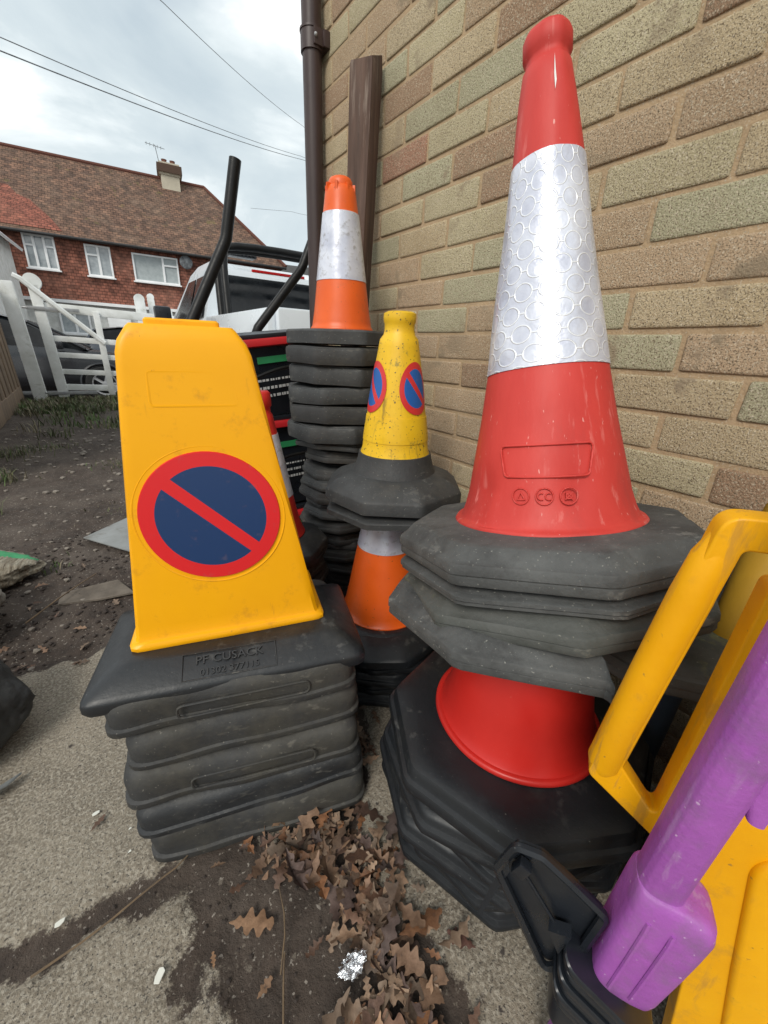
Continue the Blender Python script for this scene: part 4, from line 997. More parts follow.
for s in (-1, 1):
    for y0, y1, y0t, y1t in ((.12, .72, .28, .76), (.80, 1.72, .84, 1.22)):
        bm = bmesh.new(); zb, zt_ = 1.08, 1.50
        pts = [(y0, zb), (y1, zb), (y1t, zt_), (y0t, zt_)]
        loft(bm, [[Vector((s*(hw_at(z)+.003), y, z)) for y, z in pts], [Vector((s*(hw_at(z)+.012), y, z)) for y, z in pts]]); obj('side_window', bm, m_carglass, tk, smooth=0)
    bm = bmesh.new(); box(bm, (s*1.02, 1.75, 1.14), (.20, .12, .22), bev=.03); obj('mirror', bm, m_black_pl, tk)
    bm = bmesh.new(); box(bm, (s*.87, -.95, .76), (.07, 1.75, .62), bev=.02); obj('bed_side', bm, m_carwhite, tk)
    for y in (-1.0, 2.35):
        bm = bmesh.new(); lathe(bm, [(.2, -.11), (.34, -.12), (.37, -.08), (.37, .08), (.34, .12), (.2, .11), (.0, .1)], 32)
        for v in bm.verts: p = v.co.copy(); v.co = Vector((s*(.80+p.z*.9), p.x+y, p.y+.37))
        w = obj('wheel', bm, m_tyre, tk, smooth=40)
bm = bmesh.new(); box(bm, (0, -1.86, .76), (1.70, .07, .62), bev=.02); obj('tailgate', bm, m_carwhite, tk)
bm = bmesh.new(); box(bm, (0, -.95, .5), (1.66, 1.7, .06)); obj('bed_floor', bm, m_black_pl, tk, smooth=0)
bm = bmesh.new(); box(bm, (0, -.18, 1.06), (1.68, .36, .03), bev=.01); obj('bed_cover', bm, m_carwhite, tk)
for yy, k in ((-.14, 1.0), (-.34, .99)):
    bm = bmesh.new(); tube(bm, smoothpath([(-.80*k, yy-.16, 1.07), (-.76*k, yy, 1.60), (-.70*k, yy, 1.70), (.70*k, yy, 1.70), (.76*k, yy, 1.60), (.80*k, yy-.16, 1.07)], it=2), .034, 10); obj('roll_bar', bm, m_black_paint, tk, smooth=60)
bm = bmesh.new(); box(bm, (-.35, .35, 1.76), (.30, .14, .10), bev=.02)
for i in range(7): box(bm, (-.47+.04*i, .27, 1.76), (.012, .02, .11))
obj('roof_light', bm, m_black_pl, tk)

# ---------------------------------------------------------------- house across the road
hy = R(-8.1); HS = 1.4
hs = thing('house', 'red tile hung house with brown tiled roof and white framed windows across the road', 'house', (-.3, 23.8, -.12), (0, 0, hy))
hs.rotation_euler = (0, R(.9), hy)
def hz(z): return (z-.93)*HS+.93+.21
def tile_mat(name, ca, cb, cc, sx, sz, moss=None):
    m = bpy.data.materials.new(name); m.use_nodes = True; t = m.node_tree; N = t.nodes; l = t.links.new; b = N['Principled BSDF']
    uv = N.new('ShaderNodeUVMap'); uv.uv_map = 'UVMap'
    br = N.new('ShaderNodeTexBrick'); br.inputs['Scale'].default_value = 1; br.inputs['Brick Width'].default_value = sx; br.inputs['Row Height'].default_value = sz; br.inputs['Mortar Size'].default_value = .012; br.inputs['Bias'].default_value = 0
    br.inputs['Color1'].default_value = (*ca, 1); br.inputs['Color2'].default_value = (*cb, 1); br.inputs['Mortar'].default_value = tuple(x*.35 for x in ca)+(1,)
    l(uv.outputs[0], br.inputs[0])
    n = N.new('ShaderNodeTexNoise'); n.inputs['Scale'].default_value = .55; n.inputs['Detail'].default_value = 9; n.inputs['Roughness'].default_value = .7; l(uv.outputs[0], n.inputs[0])
    r = N.new('ShaderNodeMapRange'); r.inputs[1].default_value = .45; r.inputs[2].default_value = .65; l(n.outputs[0], r.inputs[0])
    mx = N.new('ShaderNodeMixRGB'); l(r.outputs[0], mx.inputs[0]); l(br.outputs[0], mx.inputs[1]); mx.inputs[2].default_value = (*cc, 1)
    mh = N.new('ShaderNodeMixRGB'); mh.inputs[0].default_value = .55; l(br.outputs[0], mh.inputs[1]); l(mx.outputs[0], mh.inputs[2]); c = mh.outputs[0]
    n4 = N.new('ShaderNodeTexNoise'); n4.inputs['Scale'].default_value = 3.5; n4.inputs['Detail'].default_value = 6; l(uv.outputs[0], n4.inputs[0])
    r4 = N.new('ShaderNodeMapRange'); r4.inputs[1].default_value = .35; r4.inputs[2].default_value = .7; r4.inputs[3].default_value = .55; r4.inputs[4].default_value = 1.35; l(n4.outputs[0], r4.inputs[0])
    mv = N.new('ShaderNodeMixRGB'); mv.blend_type = 'MULTIPLY'; mv.inputs[0].default_value = 1; l(c, mv.inputs[1]); l(r4.outputs[0], mv.inputs[2]); c = mv.outputs[0]
    if moss:
        n2 = N.new('ShaderNodeTexNoise'); n2.inputs['Scale'].default_value = 1.3; n2.inputs['Detail'].default_value = 8; n2.inputs['Roughness'].default_value = .75; l(uv.outputs[0], n2.inputs[0])
        r2 = N.new('ShaderNodeMapRange'); r2.inputs[1].default_value = .58; r2.inputs[2].default_value = .66; r2.inputs[4].default_value = .6; l(n2.outputs[0], r2.inputs[0])
        m2 = N.new('ShaderNodeMixRGB'); l(r2.outputs[0], m2.inputs[0]); l(c, m2.inputs[1]); m2.inputs[2].default_value = (*moss, 1); c = m2.outputs[0]
    l(c, b.inputs['Base Color']); b.inputs['Roughness'].default_value = .9
    bn = N.new('ShaderNodeBump'); bn.inputs['Strength'].default_value = 1; bn.inputs['Distance'].default_value = .04; l(br.outputs['Fac'], bn.inputs['Height']); bn.invert = True; l(bn.outputs[0], b.inputs['Normal'])
    return m
m_roof = tile_mat('roof_tiles', (.21, .115, .075), (.11, .065, .048), (.17, .12, .085), .20, .14, moss=(.14, .12, .035))
m_roof_new = tile_mat('new_roof_tiles', (.30, .10, .065), (.24, .08, .055), (.2, .09, .06), .20, .14)
m_hung = tile_mat('hung_tiles', (.34, .125, .082), (.21, .082, .058), (.36, .18, .13), .18, .12)
def uvquad(bm, uvl, pts, uvs):
    f = bm.faces.new([bm.verts.new(p) for p in pts])
    for lp, u in zip(f.loops, uvs): lp[uvl].uv = u
XL, XR = -5.6, 9.3
zE = hz(3.68); zR = 8.3+.21; zB = hz(1.86); depth = 6.6
bm = bmesh.new(); uvl = bm.loops.layers.uv.new('UVMap')
uvquad(bm, uvl, [(XL, 0, zB), (XR, 0, zB), (XR, 0, zE), (XL, 0, zE)], [(XL, zB), (XR, zB), (XR, zE), (XL, zE)])
uvquad(bm, uvl, [(XR, 0, zB), (XR, depth, zB), (XR, depth, zE), (XR, 0, zE)], [(0, zB), (depth, zB), (depth, zE), (0, zE)])
uvquad(bm, uvl, [(XL, depth, zB), (XL, 0, zB), (XL, 0, zE), (XL, depth, zE)], [(0, zB), (depth, zB), (depth, zE), (0, zE)])
uvquad(bm, uvl, [(XR, depth, zB), (XL, depth, zB), (XL, depth, zE), (XR, depth, zE)], [(XL, zB), (XR, zB), (XR, zE), (XL, zE)])
uvquad(bm, uvl, [(XL, 0, zB), (XL, depth, zB), (XR, depth, zB), (XR, 0, zB)], [(0, 0)]*4)
obj('tile_hung_wall', bm, m_hung, hs, smooth=0)
bm = bmesh.new(); box(bm, ((XL+XR)/2, depth/2+.12, zB/2-.004), (XR-XL-.1, depth-.1, zB)); obj('ground_floor_wall', bm, m_white_paint, hs, smooth=0)
# hipped roof
ov = .35; ry = depth/2
hipL, hipR = XL+1.5, 6.5
bm = bmesh.new(); uvl = bm.loops.layers.uv.new('UVMap'); sl_ = math.hypot(ry+ov, zR-zE)
e_ = [(XL-ov, -ov, zE-.12), (XR+ov, -ov, zE-.12), (XR+ov, depth+ov, zE-.12), (XL-ov, depth+ov, zE-.12)]; rl, rr2 = (hipL, ry, zR), (hipR, ry, zR)
uvquad(bm, uvl, [e_[0], e_[1], rr2, rl], [(XL-ov, 0), (XR+ov, 0), (hipR, sl_), (hipL, sl_)])
uvquad(bm, uvl, [e_[2], e_[3], rl, rr2], [(0, 0), (XR-XL+.7, 0), (hipR, sl_), (hipL, sl_)])
uvquad(bm, uvl, [e_[1], e_[2], rr2], [(0, 0), (depth+.7, 0), (depth/2, sl_)])
uvquad(bm, uvl, [e_[3], e_[0], rl], [(0, 0), (depth+.7, 0), (depth/2, sl_)])
uvquad(bm, uvl, [e_[0], e_[3], e_[2], e_[1]], [(0, 0)]*4)
roof = obj('roof', bm, m_roof, hs, smooth=0)
bm = bmesh.new()
tube(bm, [rl, rr2], .09, 8); tube(bm, [rr2, Vector(e_[1])+Vector((0, 0, .05))], .08, 8); tube(bm, [rl, Vector(e_[0])+Vector((0, 0, .05))], .08, 8)
obj('ridge_tiles', bm, m_render if False else m_roof_new, roof)
# newer tiles patch at the left
bm = bmesh.new(); uvl = bm.loops.layers.uv.new('UVMap')
def rp3(x, k, o=.03): return Vector((x, -ov+(ry+ov)*k, zE-.12+(zR-zE+.12)*k+o))
uvquad(bm, uvl, [rp3(-3.0, .04), rp3(.55, .04), rp3(.1, .2), rp3(-.5, .36), rp3(-.9, .40), rp3(-1.2, .5), rp3(-3, .5)], [(-3, 0), (.7, 0), (.25, 1), (-.15, 2), (-.9, 2.1), (-1.4, 2.4), (-3, 2.4)])
obj('new_tile_patch', bm, m_roof_new, roof, smooth=0)
cx = 4.95
ch = bmesh.new()
for z0, z1, w in ((zR-1.3, zR+.05, .80), (zR+.05, zR+.12, .90), (zR+.12, zR+.45, 1.02), (zR+.45, zR+.55, .90)):
    box(ch, (cx, ry-.2, (z0+z1)/2), (w, w*.8, z1-z0-.002))
chm = obj('chimney', ch, m_render, roof, smooth=0)
b2 = bmesh.new(); box(b2, (cx, ry-.2, zR+.30), (1.08, .90, .34), bev=.02); obj('chimney_crown', b2, m_roof, chm, smooth=0)
for dx in (-.18, .18):
    b2 = bmesh.new(); lathe(b2, [(.13, zR+.5), (.11, zR+.70), (.13, zR+.73), (.1, zR+.73)], 14, False, True)
    for v in b2.verts: v.co += Vector((cx+dx, ry-.2, 0))
    obj('chimney_pot', b2, m_hung, chm)
b2 = bmesh.new(); tube(b2, [(cx-.4, ry-.3, zR+.5), (cx-.5, ry-.3, zR+1.2)], .015, 5); tube(b2, [(cx-.9, ry-.3, zR+1.2), (cx-.1, ry-.3, zR+1.12)], .012, 5)
for q in range(5): tube(b2, [(cx-.85+.15*q, ry-.5, zR+1.19-.015*q), (cx-.85+.15*q, ry-.1, zR+1.19-.015*q)], .008, 4)
obj('aerial', b2, m_wire, chm)
b2 = bmesh.new(); tube(b2, [(XL-ov, -ov-.05, zE-.16), (XR+ov, -ov-.05, zE-.16)], .06, 8); obj('gutter', b2, m_blackwood, hs)
def window(x0, x1, z0, z1, panes, parent=hs, y=0, curtain=False, top=0):
    bm = bmesh.new(); fw = .065
    cxx, czz = (x0+x1)/2, (z0+z1)/2
    for (a, b, c, d) in ((x0, x1, z0, z0+fw), (x0, x1, z1-fw, z1), (x0, x0+fw, z0+fw, z1-fw), (x1-fw, x1, z0+fw, z1-fw)):
        box(bm, ((a+b)/2, y-.03, (c+d)/2), (b-a, .09, d-c-.001))
    xs_ = [x0+(x1-x0)*p for p in panes]
    for x in xs_: box(bm, (x, y-.03, czz), (fw*1.3, .088, z1-z0-2*fw-.002))
    edges = [x0]+xs_+[x1]
    if top:
        for i in top: box(bm, ((edges[i]+edges[i+1])/2, y-.03, z1-(z1-z0)*.32), (edges[i+1]-edges[i]-fw*1.4, .086, fw))
    w = obj('window', bm, m_white_pvc, parent, smooth=0)
    bm = bmesh.new(); box(bm, (cxx, y-.012, czz), (x1-x0-.02, .02, z1-z0-.02)); obj('pane', bm, m_net if curtain else m_glass, w, smooth=0)
    bm = bmesh.new(); box(bm, (cxx, y-.07, z0-.03), (x1-x0+.12, .14, .05)); obj('sill', bm, m_white_pvc, w, smooth=0)
window(-.61*HS, .13*HS, hz(2.70), hz(3.56), (.33, .66), top=(0, 2))
window(.84*HS, 1.50*HS, hz(2.66), hz(3.50), (.5,), top=(0,))
window(2.06*HS, 3.36*HS, hz(2.66), hz(3.44), (.66,), top=(1,), curtain=True)
window(4.9*HS-.4, 4.9*HS+.3, hz(2.7), hz(3.3), (.5,))
window(-3.2, -1.8, hz(2.66), hz(3.5), (.5,))
b2 = bmesh.new(); box(b2, ((XL+XR)/2, -.10, zB+.03), (XR-XL+.1, .24, .12)); obj('fascia', b2, m_white_pvc, hs, smooth=0)
for x0, x1 in ((-.2, .9), (2.9, 4.2)): window(x0, x1, 1.2, 2.05, (.5,), y=.04)
b2 = bmesh.new(); box(b2, (2.0, .06, 1.05), (.9, .1, 2.0), bev=.01); obj('door', b2, m_white_pvc, hs)
b2 = bmesh.new()
g_ = bmesh.ops.create_uvsphere(b2, u_segments=14, v_segments=8, radius=.28)
for v in g_['verts']: v.co = Vector((v.co.x+5.05, v.co.y*.2-.25, v.co.z+hz(3.35)))
tube(b2, [(5.05, 0, hz(3.25)), (5.05, -.25, hz(3.35)), (4.8, -.5, hz(3.3))], .015, 5); obj('satellite_dish', b2, m_wire, hs)

# half timbered gable at the left edge
gh = thing('house', 'white gabled house with black timber corner at the far left edge', 'house', (-3.0, 17.6, -.2), (0, 0, R(-6)))
bm = bmesh.new(); W_ = 2.7
loft(bm, [[Vector((-W_, y, 0)), Vector((W_/2-.3, y, 0)), Vector((W_/2-.3, y, 4.3)), Vector((-.7, y, 5.9)), Vector((-W_, y, 4.3))] for y in (0, 5)]); obj('wall', bm, m_white_paint, gh, smooth=0)
bm = bmesh.new()
box(bm, (W_/2-.38, -.03, 2.15), (.17, .1, 4.3)); box(bm, (-.6, -.03, 3.55), (3.2, .08, .12)); box(bm, (-.6, -.03, 2.5), (3.2, .08, .14)); box(bm, (.1, -.03, 2.9), (.12, .078, 1.4))
obj('black_timber', bm, m_blackwood, gh, smooth=0)
bm = bmesh.new(); tube(bm, [(W_/2-.05, -.15, 4.12), (-.7, -.15, 6.02), (-W_-.2, -.15, 4.15)], .09, 6, flat=1); loft(bm, [[Vector((W_/2, y, 4.08)), Vector((-.7, y, 6.0)), Vector((-.7, y, 6.1)), Vector((W_/2+.05, y, 4.16))] for y in (-.12, 5.2)])
obj('bargeboard', bm, m_white_pvc, gh, smooth=0)
# distant roof right of the truck
fr = thing('house', 'distant grey roofed house peeping out beside the downpipe', 'house', (17.0, 33.0, -.2), (0, 0, R(-10)))
bm = bmesh.new(); box(bm, (0, 3, 2.5), (9, 6, 5)); obj('wall', bm, m_render, fr, smooth=0)
bm = bmesh.new(); loft(bm, [[Vector((-4.8, -.4, 5.003)), Vector((-4.8, 6.4, 5.003)), Vector((-3.2, 3, 7.4))], [Vector((4.8, -.4, 5.003)), Vector((4.8, 6.4, 5.003)), Vector((4.0, 3, 7.4))]]); obj('roof', bm, m_tar, fr, smooth=0)

# overhead cables (run high across the road)
def ray(px, py, t):
    return Vector((0, 0, .93)) + (f_ + r_*((px-384)/400.03) - u_*((py-512)/400.03))*t
def cable(p0, p1, label, r=.012, sag=.12):
    a, b = Vector(p0), Vector(p1); bm = bmesh.new(); P = []
    for i in range(-12, 30):
        k = i/20; p = a.lerp(b, k); p.z -= sag*4*k*(1-k) if 0 <= k <= 1 else 0; P.append(p)
    tube(bm, P, r*.75, 6); tag(obj('overhead_cable', bm, m_wire), label, 'cable', 'overhead cables')
cable((-.25, 11.0, 5.42), (10.8, 23.2, 9.75), 'upper cable of the close pair crossing the sky above the house', .011)
cable((-.28, 11.0, 5.24), (10.9, 23.2, 9.63), 'lower and thicker cable of the close pair crossing the sky above the house', .014)
cable((3.0, 13.4, 8.0), (10.4, 22.1, 10.5), 'single steep cable at the top of the sky left of the downpipe', .010)
cable((9.5, 21.6, 6.9), (13.6, 23.9, 7.9), 'short thin cable low in the sky beside the downpipe', .008)

# ---------------------------------------------------------------- bags and bits at the left edge
def sack(loc, s, rz, m, label, seed, group='sacks at the left edge', name='sack', cat='sack', rx=0):
    bm = bmesh.new(); g = bmesh.ops.create_icosphere(bm, subdivisions=5, radius=1)
    for v in g['verts']:
        p = v.co.copy(); q = Vector((abs(p.x)**.55*math.copysign(1, p.x), abs(p.y)**.6*math.copysign(1, p.y), abs(p.z)**.9*math.copysign(1, p.z)))
        q = Vector((q.x*s[0], q.y*s[1], q.z*s[2]*(1-.35*abs(p.x)**3)))
        if q.x > 0: q.y *= 1-.55*(q.x/s[0])**2; q.z *= 1-.3*(q.x/s[0])**2
        d = .010*NZ(p, 1.6, seed)+.003*NZ(p, 6, seed)+.004*abs(NZ((p.x*2, p.y*9, p.z*2), 2, seed+3))
        v.co = q*(1+d/max(.05, min(s)))
    o = obj(name, bm, m, smooth=180); o.location = loc; o.rotation_euler = (R(rx), R(0), rz)
    return tag(o, label, cat, group)
o = sack((-.55, 2.03, .055), (.25, .13, .065), R(-12), m_sack_print, 'cream sack with green printed edge, farthest of the sacks at the left', 3)
o.data.materials.append(m_green)
for p in o.data.polygons:
    c_ = p.center
    if c_.z > .012 and .030 < c_.y*(1+.9*max(0, c_.x/.25)**2) < .085: p.material_index = 1
sack((-.57, 1.66, .10), (.20, .19, .11), R(8), m_sack, 'plump grey woven sack between the printed sack and the black one', 7)
sack((-.49, 1.14, .09), (.22, .18, .12), R(-14), m_blackrub, 'black rubble sack with a folded lip, nearest of the sacks at the left', 12)
bm = bmesh.new(); pl = [(-.06, .93), (.035, .955), (.015, .925), (-.03, .905)]
g_ = poly_plate([Vector((x-.32, y, .008+.01*i)) for i, (x, y) in enumerate(pl)], .004, None); bm.free()
tag(obj('slate_piece', g_, m_board), 'small pointed grey scrap of sheet lying at the left edge of the concrete', 'scrap')
pts = [(-.16, 2.27, .02), (.05, 2.43, .03), (.24, 2.24, .035), (.03, 1.97, .022)]
tag(obj('flat_sheet', poly_plate([Vector(p) for p in pts], .006, None), m_board), 'thin grey flat sheet lying on the soil left of the yellow cone', 'sheet')
tag(obj('paving_slab', poly_plate([Vector(p) for p in [(-.24, 1.80, .002), (-.05, 1.80, .002), (.0, 1.66, -.002), (-.12, 1.68, -.004), (-.25, 1.72, -.004)]], .008, None, .003), m_slab), 'half buried pale paving slab in the soil at left', 'slab')

# ---------------------------------------------------------------- leaves, twigs, foil, chips
def leaf_outline(L_, rnd):
    # rounded oak lobes along +x
    n = 34; ph = rnd.uniform(-.5, .5); k = rnd.uniform(2.6, 3.5); dp = rnd.uniform(.26, .40); wd = rnd.uniform(.22, .34); out = []
    for i in range(n+1):
        u = i/n
        if u < .12: w = .012+.03*(u/.12)
        else:
            v = (u-.12)/.88
            env = (math.sin(PI*min(1, v**.85))**.6)*(.62+.5*v)
            w = wd*env*(1-dp+dp*math.sin(2*PI*k*v+ph)**1)+.004
        if i in (0, n): w = 0
        out.append((u*L_, w*L_*rnd.uniform(.98, 1.02)))
    return out
def add_leaf(bm, cl, M4, L_, rnd, col, curl):
    up = leaf_outline(L_, rnd); dn = [(x, -y*rnd.uniform(.85, 1.1)) for x, y in up]
    cx_, tw = rnd.uniform(-curl, curl), rnd.uniform(-curl, curl); ph = rnd.uniform(0, 6)
    def P(x, y):
        u = x/L_
        z = cx_*L_*((u-.5)**2)*2 + abs(y)*rnd_c*1.1 + tw*y*(u-.5)*2 + .05*L_*math.sin(u*9+ph)*abs(y)/(L_*.3)
        return M4 @ Vector((x, y, z))
    rnd_c = rnd.uniform(-.3, .9)*curl*2
    mid = [bm.verts.new(P(x, 0)) for x, _ in up]
    A_ = [bm.verts.new(P(x, y)) for x, y in up[1:-1]]; B_ = [bm.verts.new(P(x, y)) for x, y in dn[1:-1]]
    n = len(up); n0 = len(bm.faces)
    for S in (A_, B_):
        bm.faces.new((mid[0], mid[1], S[0])); bm.faces.new((mid[-2], mid[-1], S[-1]))
        for i in range(1, n-2): bm.faces.new((mid[i], mid[i+1], S[i], S[i-1]))
    bm.faces.ensure_lookup_table()
    for f in bm.faces[n0:]:
        for lp in f.loops: lp[cl] = (*col, 1)
m_leaf = mat('dry_leaf', (1, 1, 1), .7, (.50, .46, .43), 70, stain=(.06, .04, .03), stain_s=45, stain_t=(.60, .72), vattr='Col', bump=.5, bscale=200)
LC = [(.26, .185, .13), (.22, .155, .11), (.17, .10, .06), (.23, .14, .09), (.15, .08, .05), (.30, .19, .12), (.12, .07, .05), (.24, .11, .05), (.10, .065, .055), (.32, .22, .15)]
rnd = random.Random(21)
bm = bmesh.new(); cl = bm.loops.layers.float_color.new('Col')
def rand_mat(x, y, z, tilt):
    return Matrix.Translation((x, y, z)) @ Matrix.Rotation(rnd.uniform(0, 2*PI), 4, 'Z') @ Matrix.Rotation(rnd.uniform(-tilt, tilt), 4, 'X') @ Matrix.Rotation(rnd.uniform(-tilt, tilt), 4, 'Y')
def pile_pt():
    # curved drift from under the front left stack down between the stacks
    t = rnd.random()
    pts = [(.12, .505), (.22, .475), (.275, .41), (.24, .30), (.20, .20), (.20, .08)]
    k = t*(len(pts)-1); i = min(int(k), len(pts)-2); fx = k-i
    x = pts[i][0]*(1-fx)+pts[i+1][0]*fx; y = pts[i][1]*(1-fx)+pts[i+1][1]*fx
    return x+rnd.gauss(0, .032), y+rnd.gauss(0, .032), t
for i in range(270):
    x, y, t = pile_pt(); add_leaf(bm, cl, rand_mat(x, y, .003+.015*rnd.random()*(1.2-t*.6), .38), rnd.choice((.022, .03, .042, .052, .06, .075))*rnd.uniform(.85, 1.15), rnd, shade(rnd.choice(LC), rnd.uniform(.5, 1.35)), rnd.choice((.2, .4, .8)))
for i in range(70):   # behind and between stacks, left soil
    c_ = rnd.choice([(.42, .70, .05), (.33, .62, .04), (.40, .60, .03), (-.33, 1.55, .12), (-.30, 1.35, .08), (-.25, 1.85, .15)])
    x, y = rnd.gauss(c_[0], c_[2]), rnd.gauss(c_[1], c_[2]); add_leaf(bm, cl, rand_mat(x, y, gz(x, y)+.008, .35), rnd.uniform(.025, .055), rnd, shade(rnd.choice(LC), rnd.uniform(.7, 1.1)), .35)
tag(obj('fallen_leaves', bm, m_leaf, smooth=60), 'drift of crisp brown oak leaves on the ground between the front stacks', kind='stuff')
def single_leaf(x, y, L_, rz, col, label):
    bm = bmesh.new(); cl = bm.loops.layers.float_color.new('Col')
    add_leaf(bm, cl, Matrix.Translation((x, y, .007)) @ Matrix.Rotation(rz, 4, 'Z'), L_, rnd, col, .12)
    tag(obj('oak_leaf', bm, m_leaf, smooth=60), label, 'leaf', 'single oak leaves')
single_leaf(.025, .440, .078, R(-35), (.30, .175, .10), 'large pale brown oak leaf lying flat on dark dirt before the left stack')
single_leaf(-.035, .585, .036, R(70), (.2, .10, .06), 'curled leaf at the front left corner of the black bases')
single_leaf(-.165, .735, .034, R(40), (.13, .075, .05), 'small dark leaf alone on the concrete left of the front stack')
single_leaf(.035, .325, .03, R(20), (.24, .14, .08), 'little leaf below the large pale oak leaf')
single_leaf(-.01, .395, .022, R(80), (.30, .17, .09), 'narrow orange brown leaf scrap left of the large oak leaf')
single_leaf(.355, .175, .05, R(120), (.13, .06, .045), 'dark red brown leaf beside the foot of the front right stack')
single_leaf(.315, .13, .045, R(200), (.16, .09, .06), 'brown leaf at the bottom edge beside the purple post')
def chip(x, y, pts, label, rz=0):
    P = [rotz(rz) @ Vector((a, b, 0)) + Vector((x, y, .004)) for a, b in pts]
    tag(obj('paper_scrap', poly_plate(P, .0012, None, .0004), m_paper, smooth=0), label, 'scrap', 'white scraps')
chip(-.082, .437, [(-.009, -.005), (.006, -.006), (.0095, -.001), (.008, .005), (-.003, .0055), (-.010, .003)], 'squarish white scrap on the concrete near the bottom edge', R(50))
chip(-.211, .600, [(-.008, -.001), (-.002, -.005), (.005, -.004), (.009, .001), (.002, .004), (-.005, .005)], 'small white scrap beside the crack in the concrete', R(20))
chip(-.155, .772, [(-.007, -.002), (-.001, -.004), (.006, -.003), (.007, .002), (.0, .004), (-.006, .003)], 'white flake on the concrete above the small dark leaf', R(10))
chip(-.105, .655, [(-.003, -.002), (.004, -.002), (.003, .003)], 'tiny white fleck near the left edge of the black bases')
chip(-.10, .70, [(-.003, -.002), (.004, -.001), (.001, .003)], 'tiny white fleck just above the other fleck')
bm = bmesh.new(); g_ = bmesh.ops.create_icosphere(bm, subdivisions=4, radius=1)
for v in g_['verts']:
    p = v.co.copy(); k = 1+.5*NZ(p, 2.5, 3)+.35*abs(NZ(p, 6, 5)); v.co = Vector((p.x*.020*k, p.y*.013*k, max(-.3, p.z)*.011*k)) + Vector((.172, .272, .014)) + Vector((0, 0, .02*p.x*p.x*.4))
tag(obj('foil_scrap', bm, m_foil, smooth=12), 'crumpled silver foil scrap lying on the brown leaves', 'foil')
def twig(pts, r, label):
    bm = bmesh.new(); P = smoothpath(pts, it=1); tube(bm, P, [r*(1-.5*i/len(P)) for i in range(len(P))], 6); tag(obj('twig', bm, m_twig), label, 'twig', 'twigs on the ground')
twig([(-.245, .545, .006), (-.16, .548, .010), (-.08, .565, .012), (-.02, .572, .014), (.01, .60, .012)], .0022, 'long thin twig lying along the crack left of the front stack')
twig([(.075, .33, .006), (.105, .38, .014), (.115, .44, .010)], .0015, 'short upright looking twig beside the leaf drift')
twig([(.055, .27, .006), (.08, .33, .010), (.09, .35, .008)], .0018, 'short twig near the bottom edge left of the leaf drift')
twig([(-.33, 1.62, .01), (-.22, 1.75, .02), (-.12, 1.86, .02)], .003, 'thin stick on the soil near the sacks')

# stones in the soil
bm = bmesh.new(); rnd = random.Random(8)
for i in range(420):
    y = rnd.uniform(1.35, 5.5); x = rnd.uniform(-.75, .5)
    r = rnd.uniform(.004, .013)*(1 if y < 3 else 1.6)
    g_ = bmesh.ops.create_icosphere(bm, subdivisions=1, radius=r)
    for v in g_['verts']: v.co = Vector((v.co.x*rnd.uniform(.8, 1.3), v.co.y, v.co.z*.6)) + Vector((x, y, gz(x, y)+r*.2))
tag(obj('stones', bm, mat('stone', (.24, .21, .18), .9, (.13, .11, .09), 30), smooth=0), kind='stuff')
# soil crumbs on the near dirt
bm = bmesh.new()
n = 0
while n < 700:
    x, y = rnd.uniform(-.45, .4), rnd.uniform(.05, 2.4)
    if soil_amount(x, y) < .5: continue
    n += 1; r = rnd.uniform(.0012, .0045)*(1 if y < 1 else 2.0); g_ = bmesh.ops.create_icosphere(bm, subdivisions=1, radius=r)
    for v in g_['verts']: v.co = Vector((v.co.x*rnd.uniform(.7, 1.4), v.co.y, v.co.z*.7)) + Vector((x, y, gz(x, y)+r*.3))
tag(obj('soil_crumbs', bm, mat('soil_clod', (.045, .034, .028), .95, (.028, .02, .017), 40), smooth=0), kind='stuff')

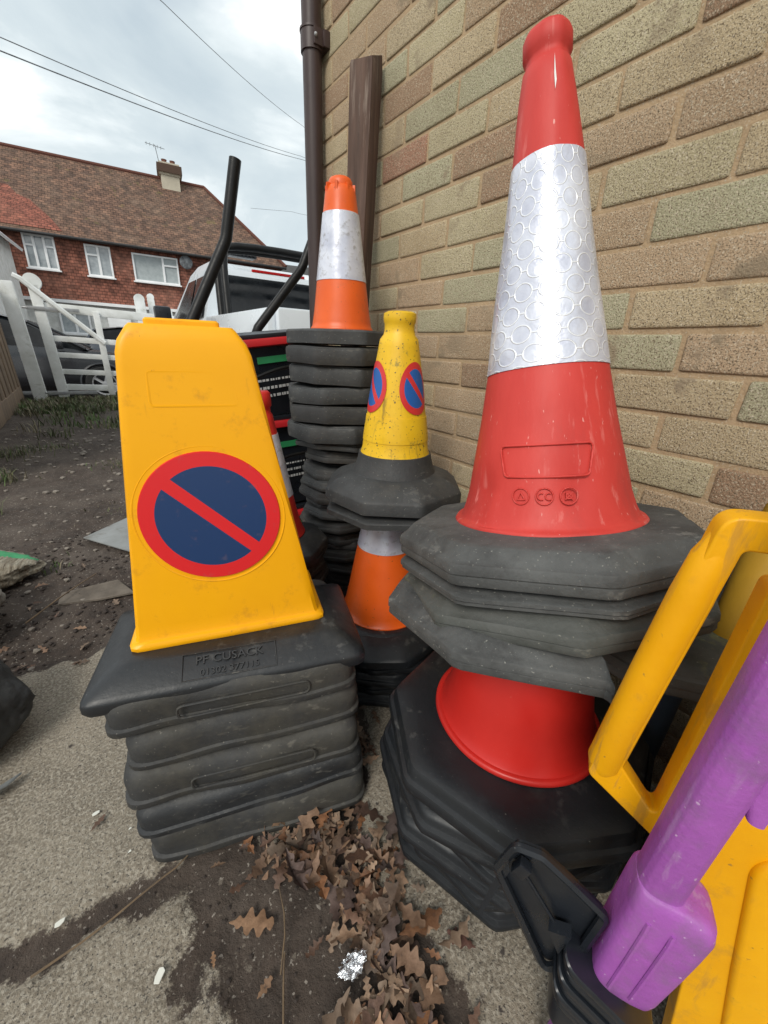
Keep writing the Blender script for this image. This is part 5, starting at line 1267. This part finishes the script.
# grass and weeds in front of the gate and at the left
bm = bmesh.new(); cl = bm.loops.layers.float_color.new('Col'); rnd = random.Random(31)
def blade(x, y, h_, w, col):
    a = rnd.uniform(0, 2*PI); d = Vector((math.cos(a), math.sin(a), 0)); s = Vector((-d.y, d.x, 0)); z = gz(x, y)
    lean = rnd.uniform(.2, .9)*h_; b = Vector((x, y, z-.005))
    p = [b-s*w, b+s*w, b+d*lean*.4+s*w*.7+Vector((0, 0, h_*.6)), b+d*lean*.4-s*w*.7+Vector((0, 0, h_*.6)), b+d*lean+Vector((0, 0, h_*.85))]
    v = [bm.verts.new(q) for q in p]; fs = [bm.faces.new((v[0], v[1], v[2], v[3])), bm.faces.new((v[3], v[2], v[4]))]
    for f in fs:
        for lp in f.loops: lp[cl] = (*col, 1)
GC = [(.09, .15, .04), (.10, .12, .045), (.13, .14, .06), (.07, .085, .035), (.22, .19, .12), (.18, .15, .10), (.12, .12, .07)]
for c in range(420):
    y = rnd.choice([rnd.uniform(6.0, 8.2), rnd.uniform(5.0, 8.2), rnd.uniform(6.5, 8.2)]); x = rnd.uniform(-.85, 1.2)
    if NZ((x, y, 0), 1.8, 3) < -.12 and y < 7: continue
    col = rnd.choice(GC)
    for _ in range(16): blade(x+rnd.gauss(0, .06), y+rnd.gauss(0, .06), rnd.uniform(.04, .14), rnd.uniform(.003, .009), shade(col, rnd.uniform(.7, 1.3)))
for cx_, cy_, sp_, n, hh in ((-.62, 3.6, .06, 160, .13), (-.64, 2.9, .05, 140, .12), (-.38, 4.6, .10, 120, .06), (.1, 3.7, .12, 110, .05), (-.27, 2.03, .04, 30, .05), (-.6, 4.4, .1, 160, .1), (0, 2.7, .1, 40, .03)):
    for _ in range(n): blade(rnd.gauss(cx_, sp_), rnd.gauss(cy_, sp_), rnd.uniform(.3, 1)*hh, .003, shade(rnd.choice(GC), rnd.uniform(.7, 1.3)))
m_grass = mat('grass_blade', (1, 1, 1), .7, (.8, .8, .8), 20, vattr='Col')
tag(obj('grass', bm, m_grass, smooth=0), 'rough grass and weeds growing before the gate', kind='stuff')
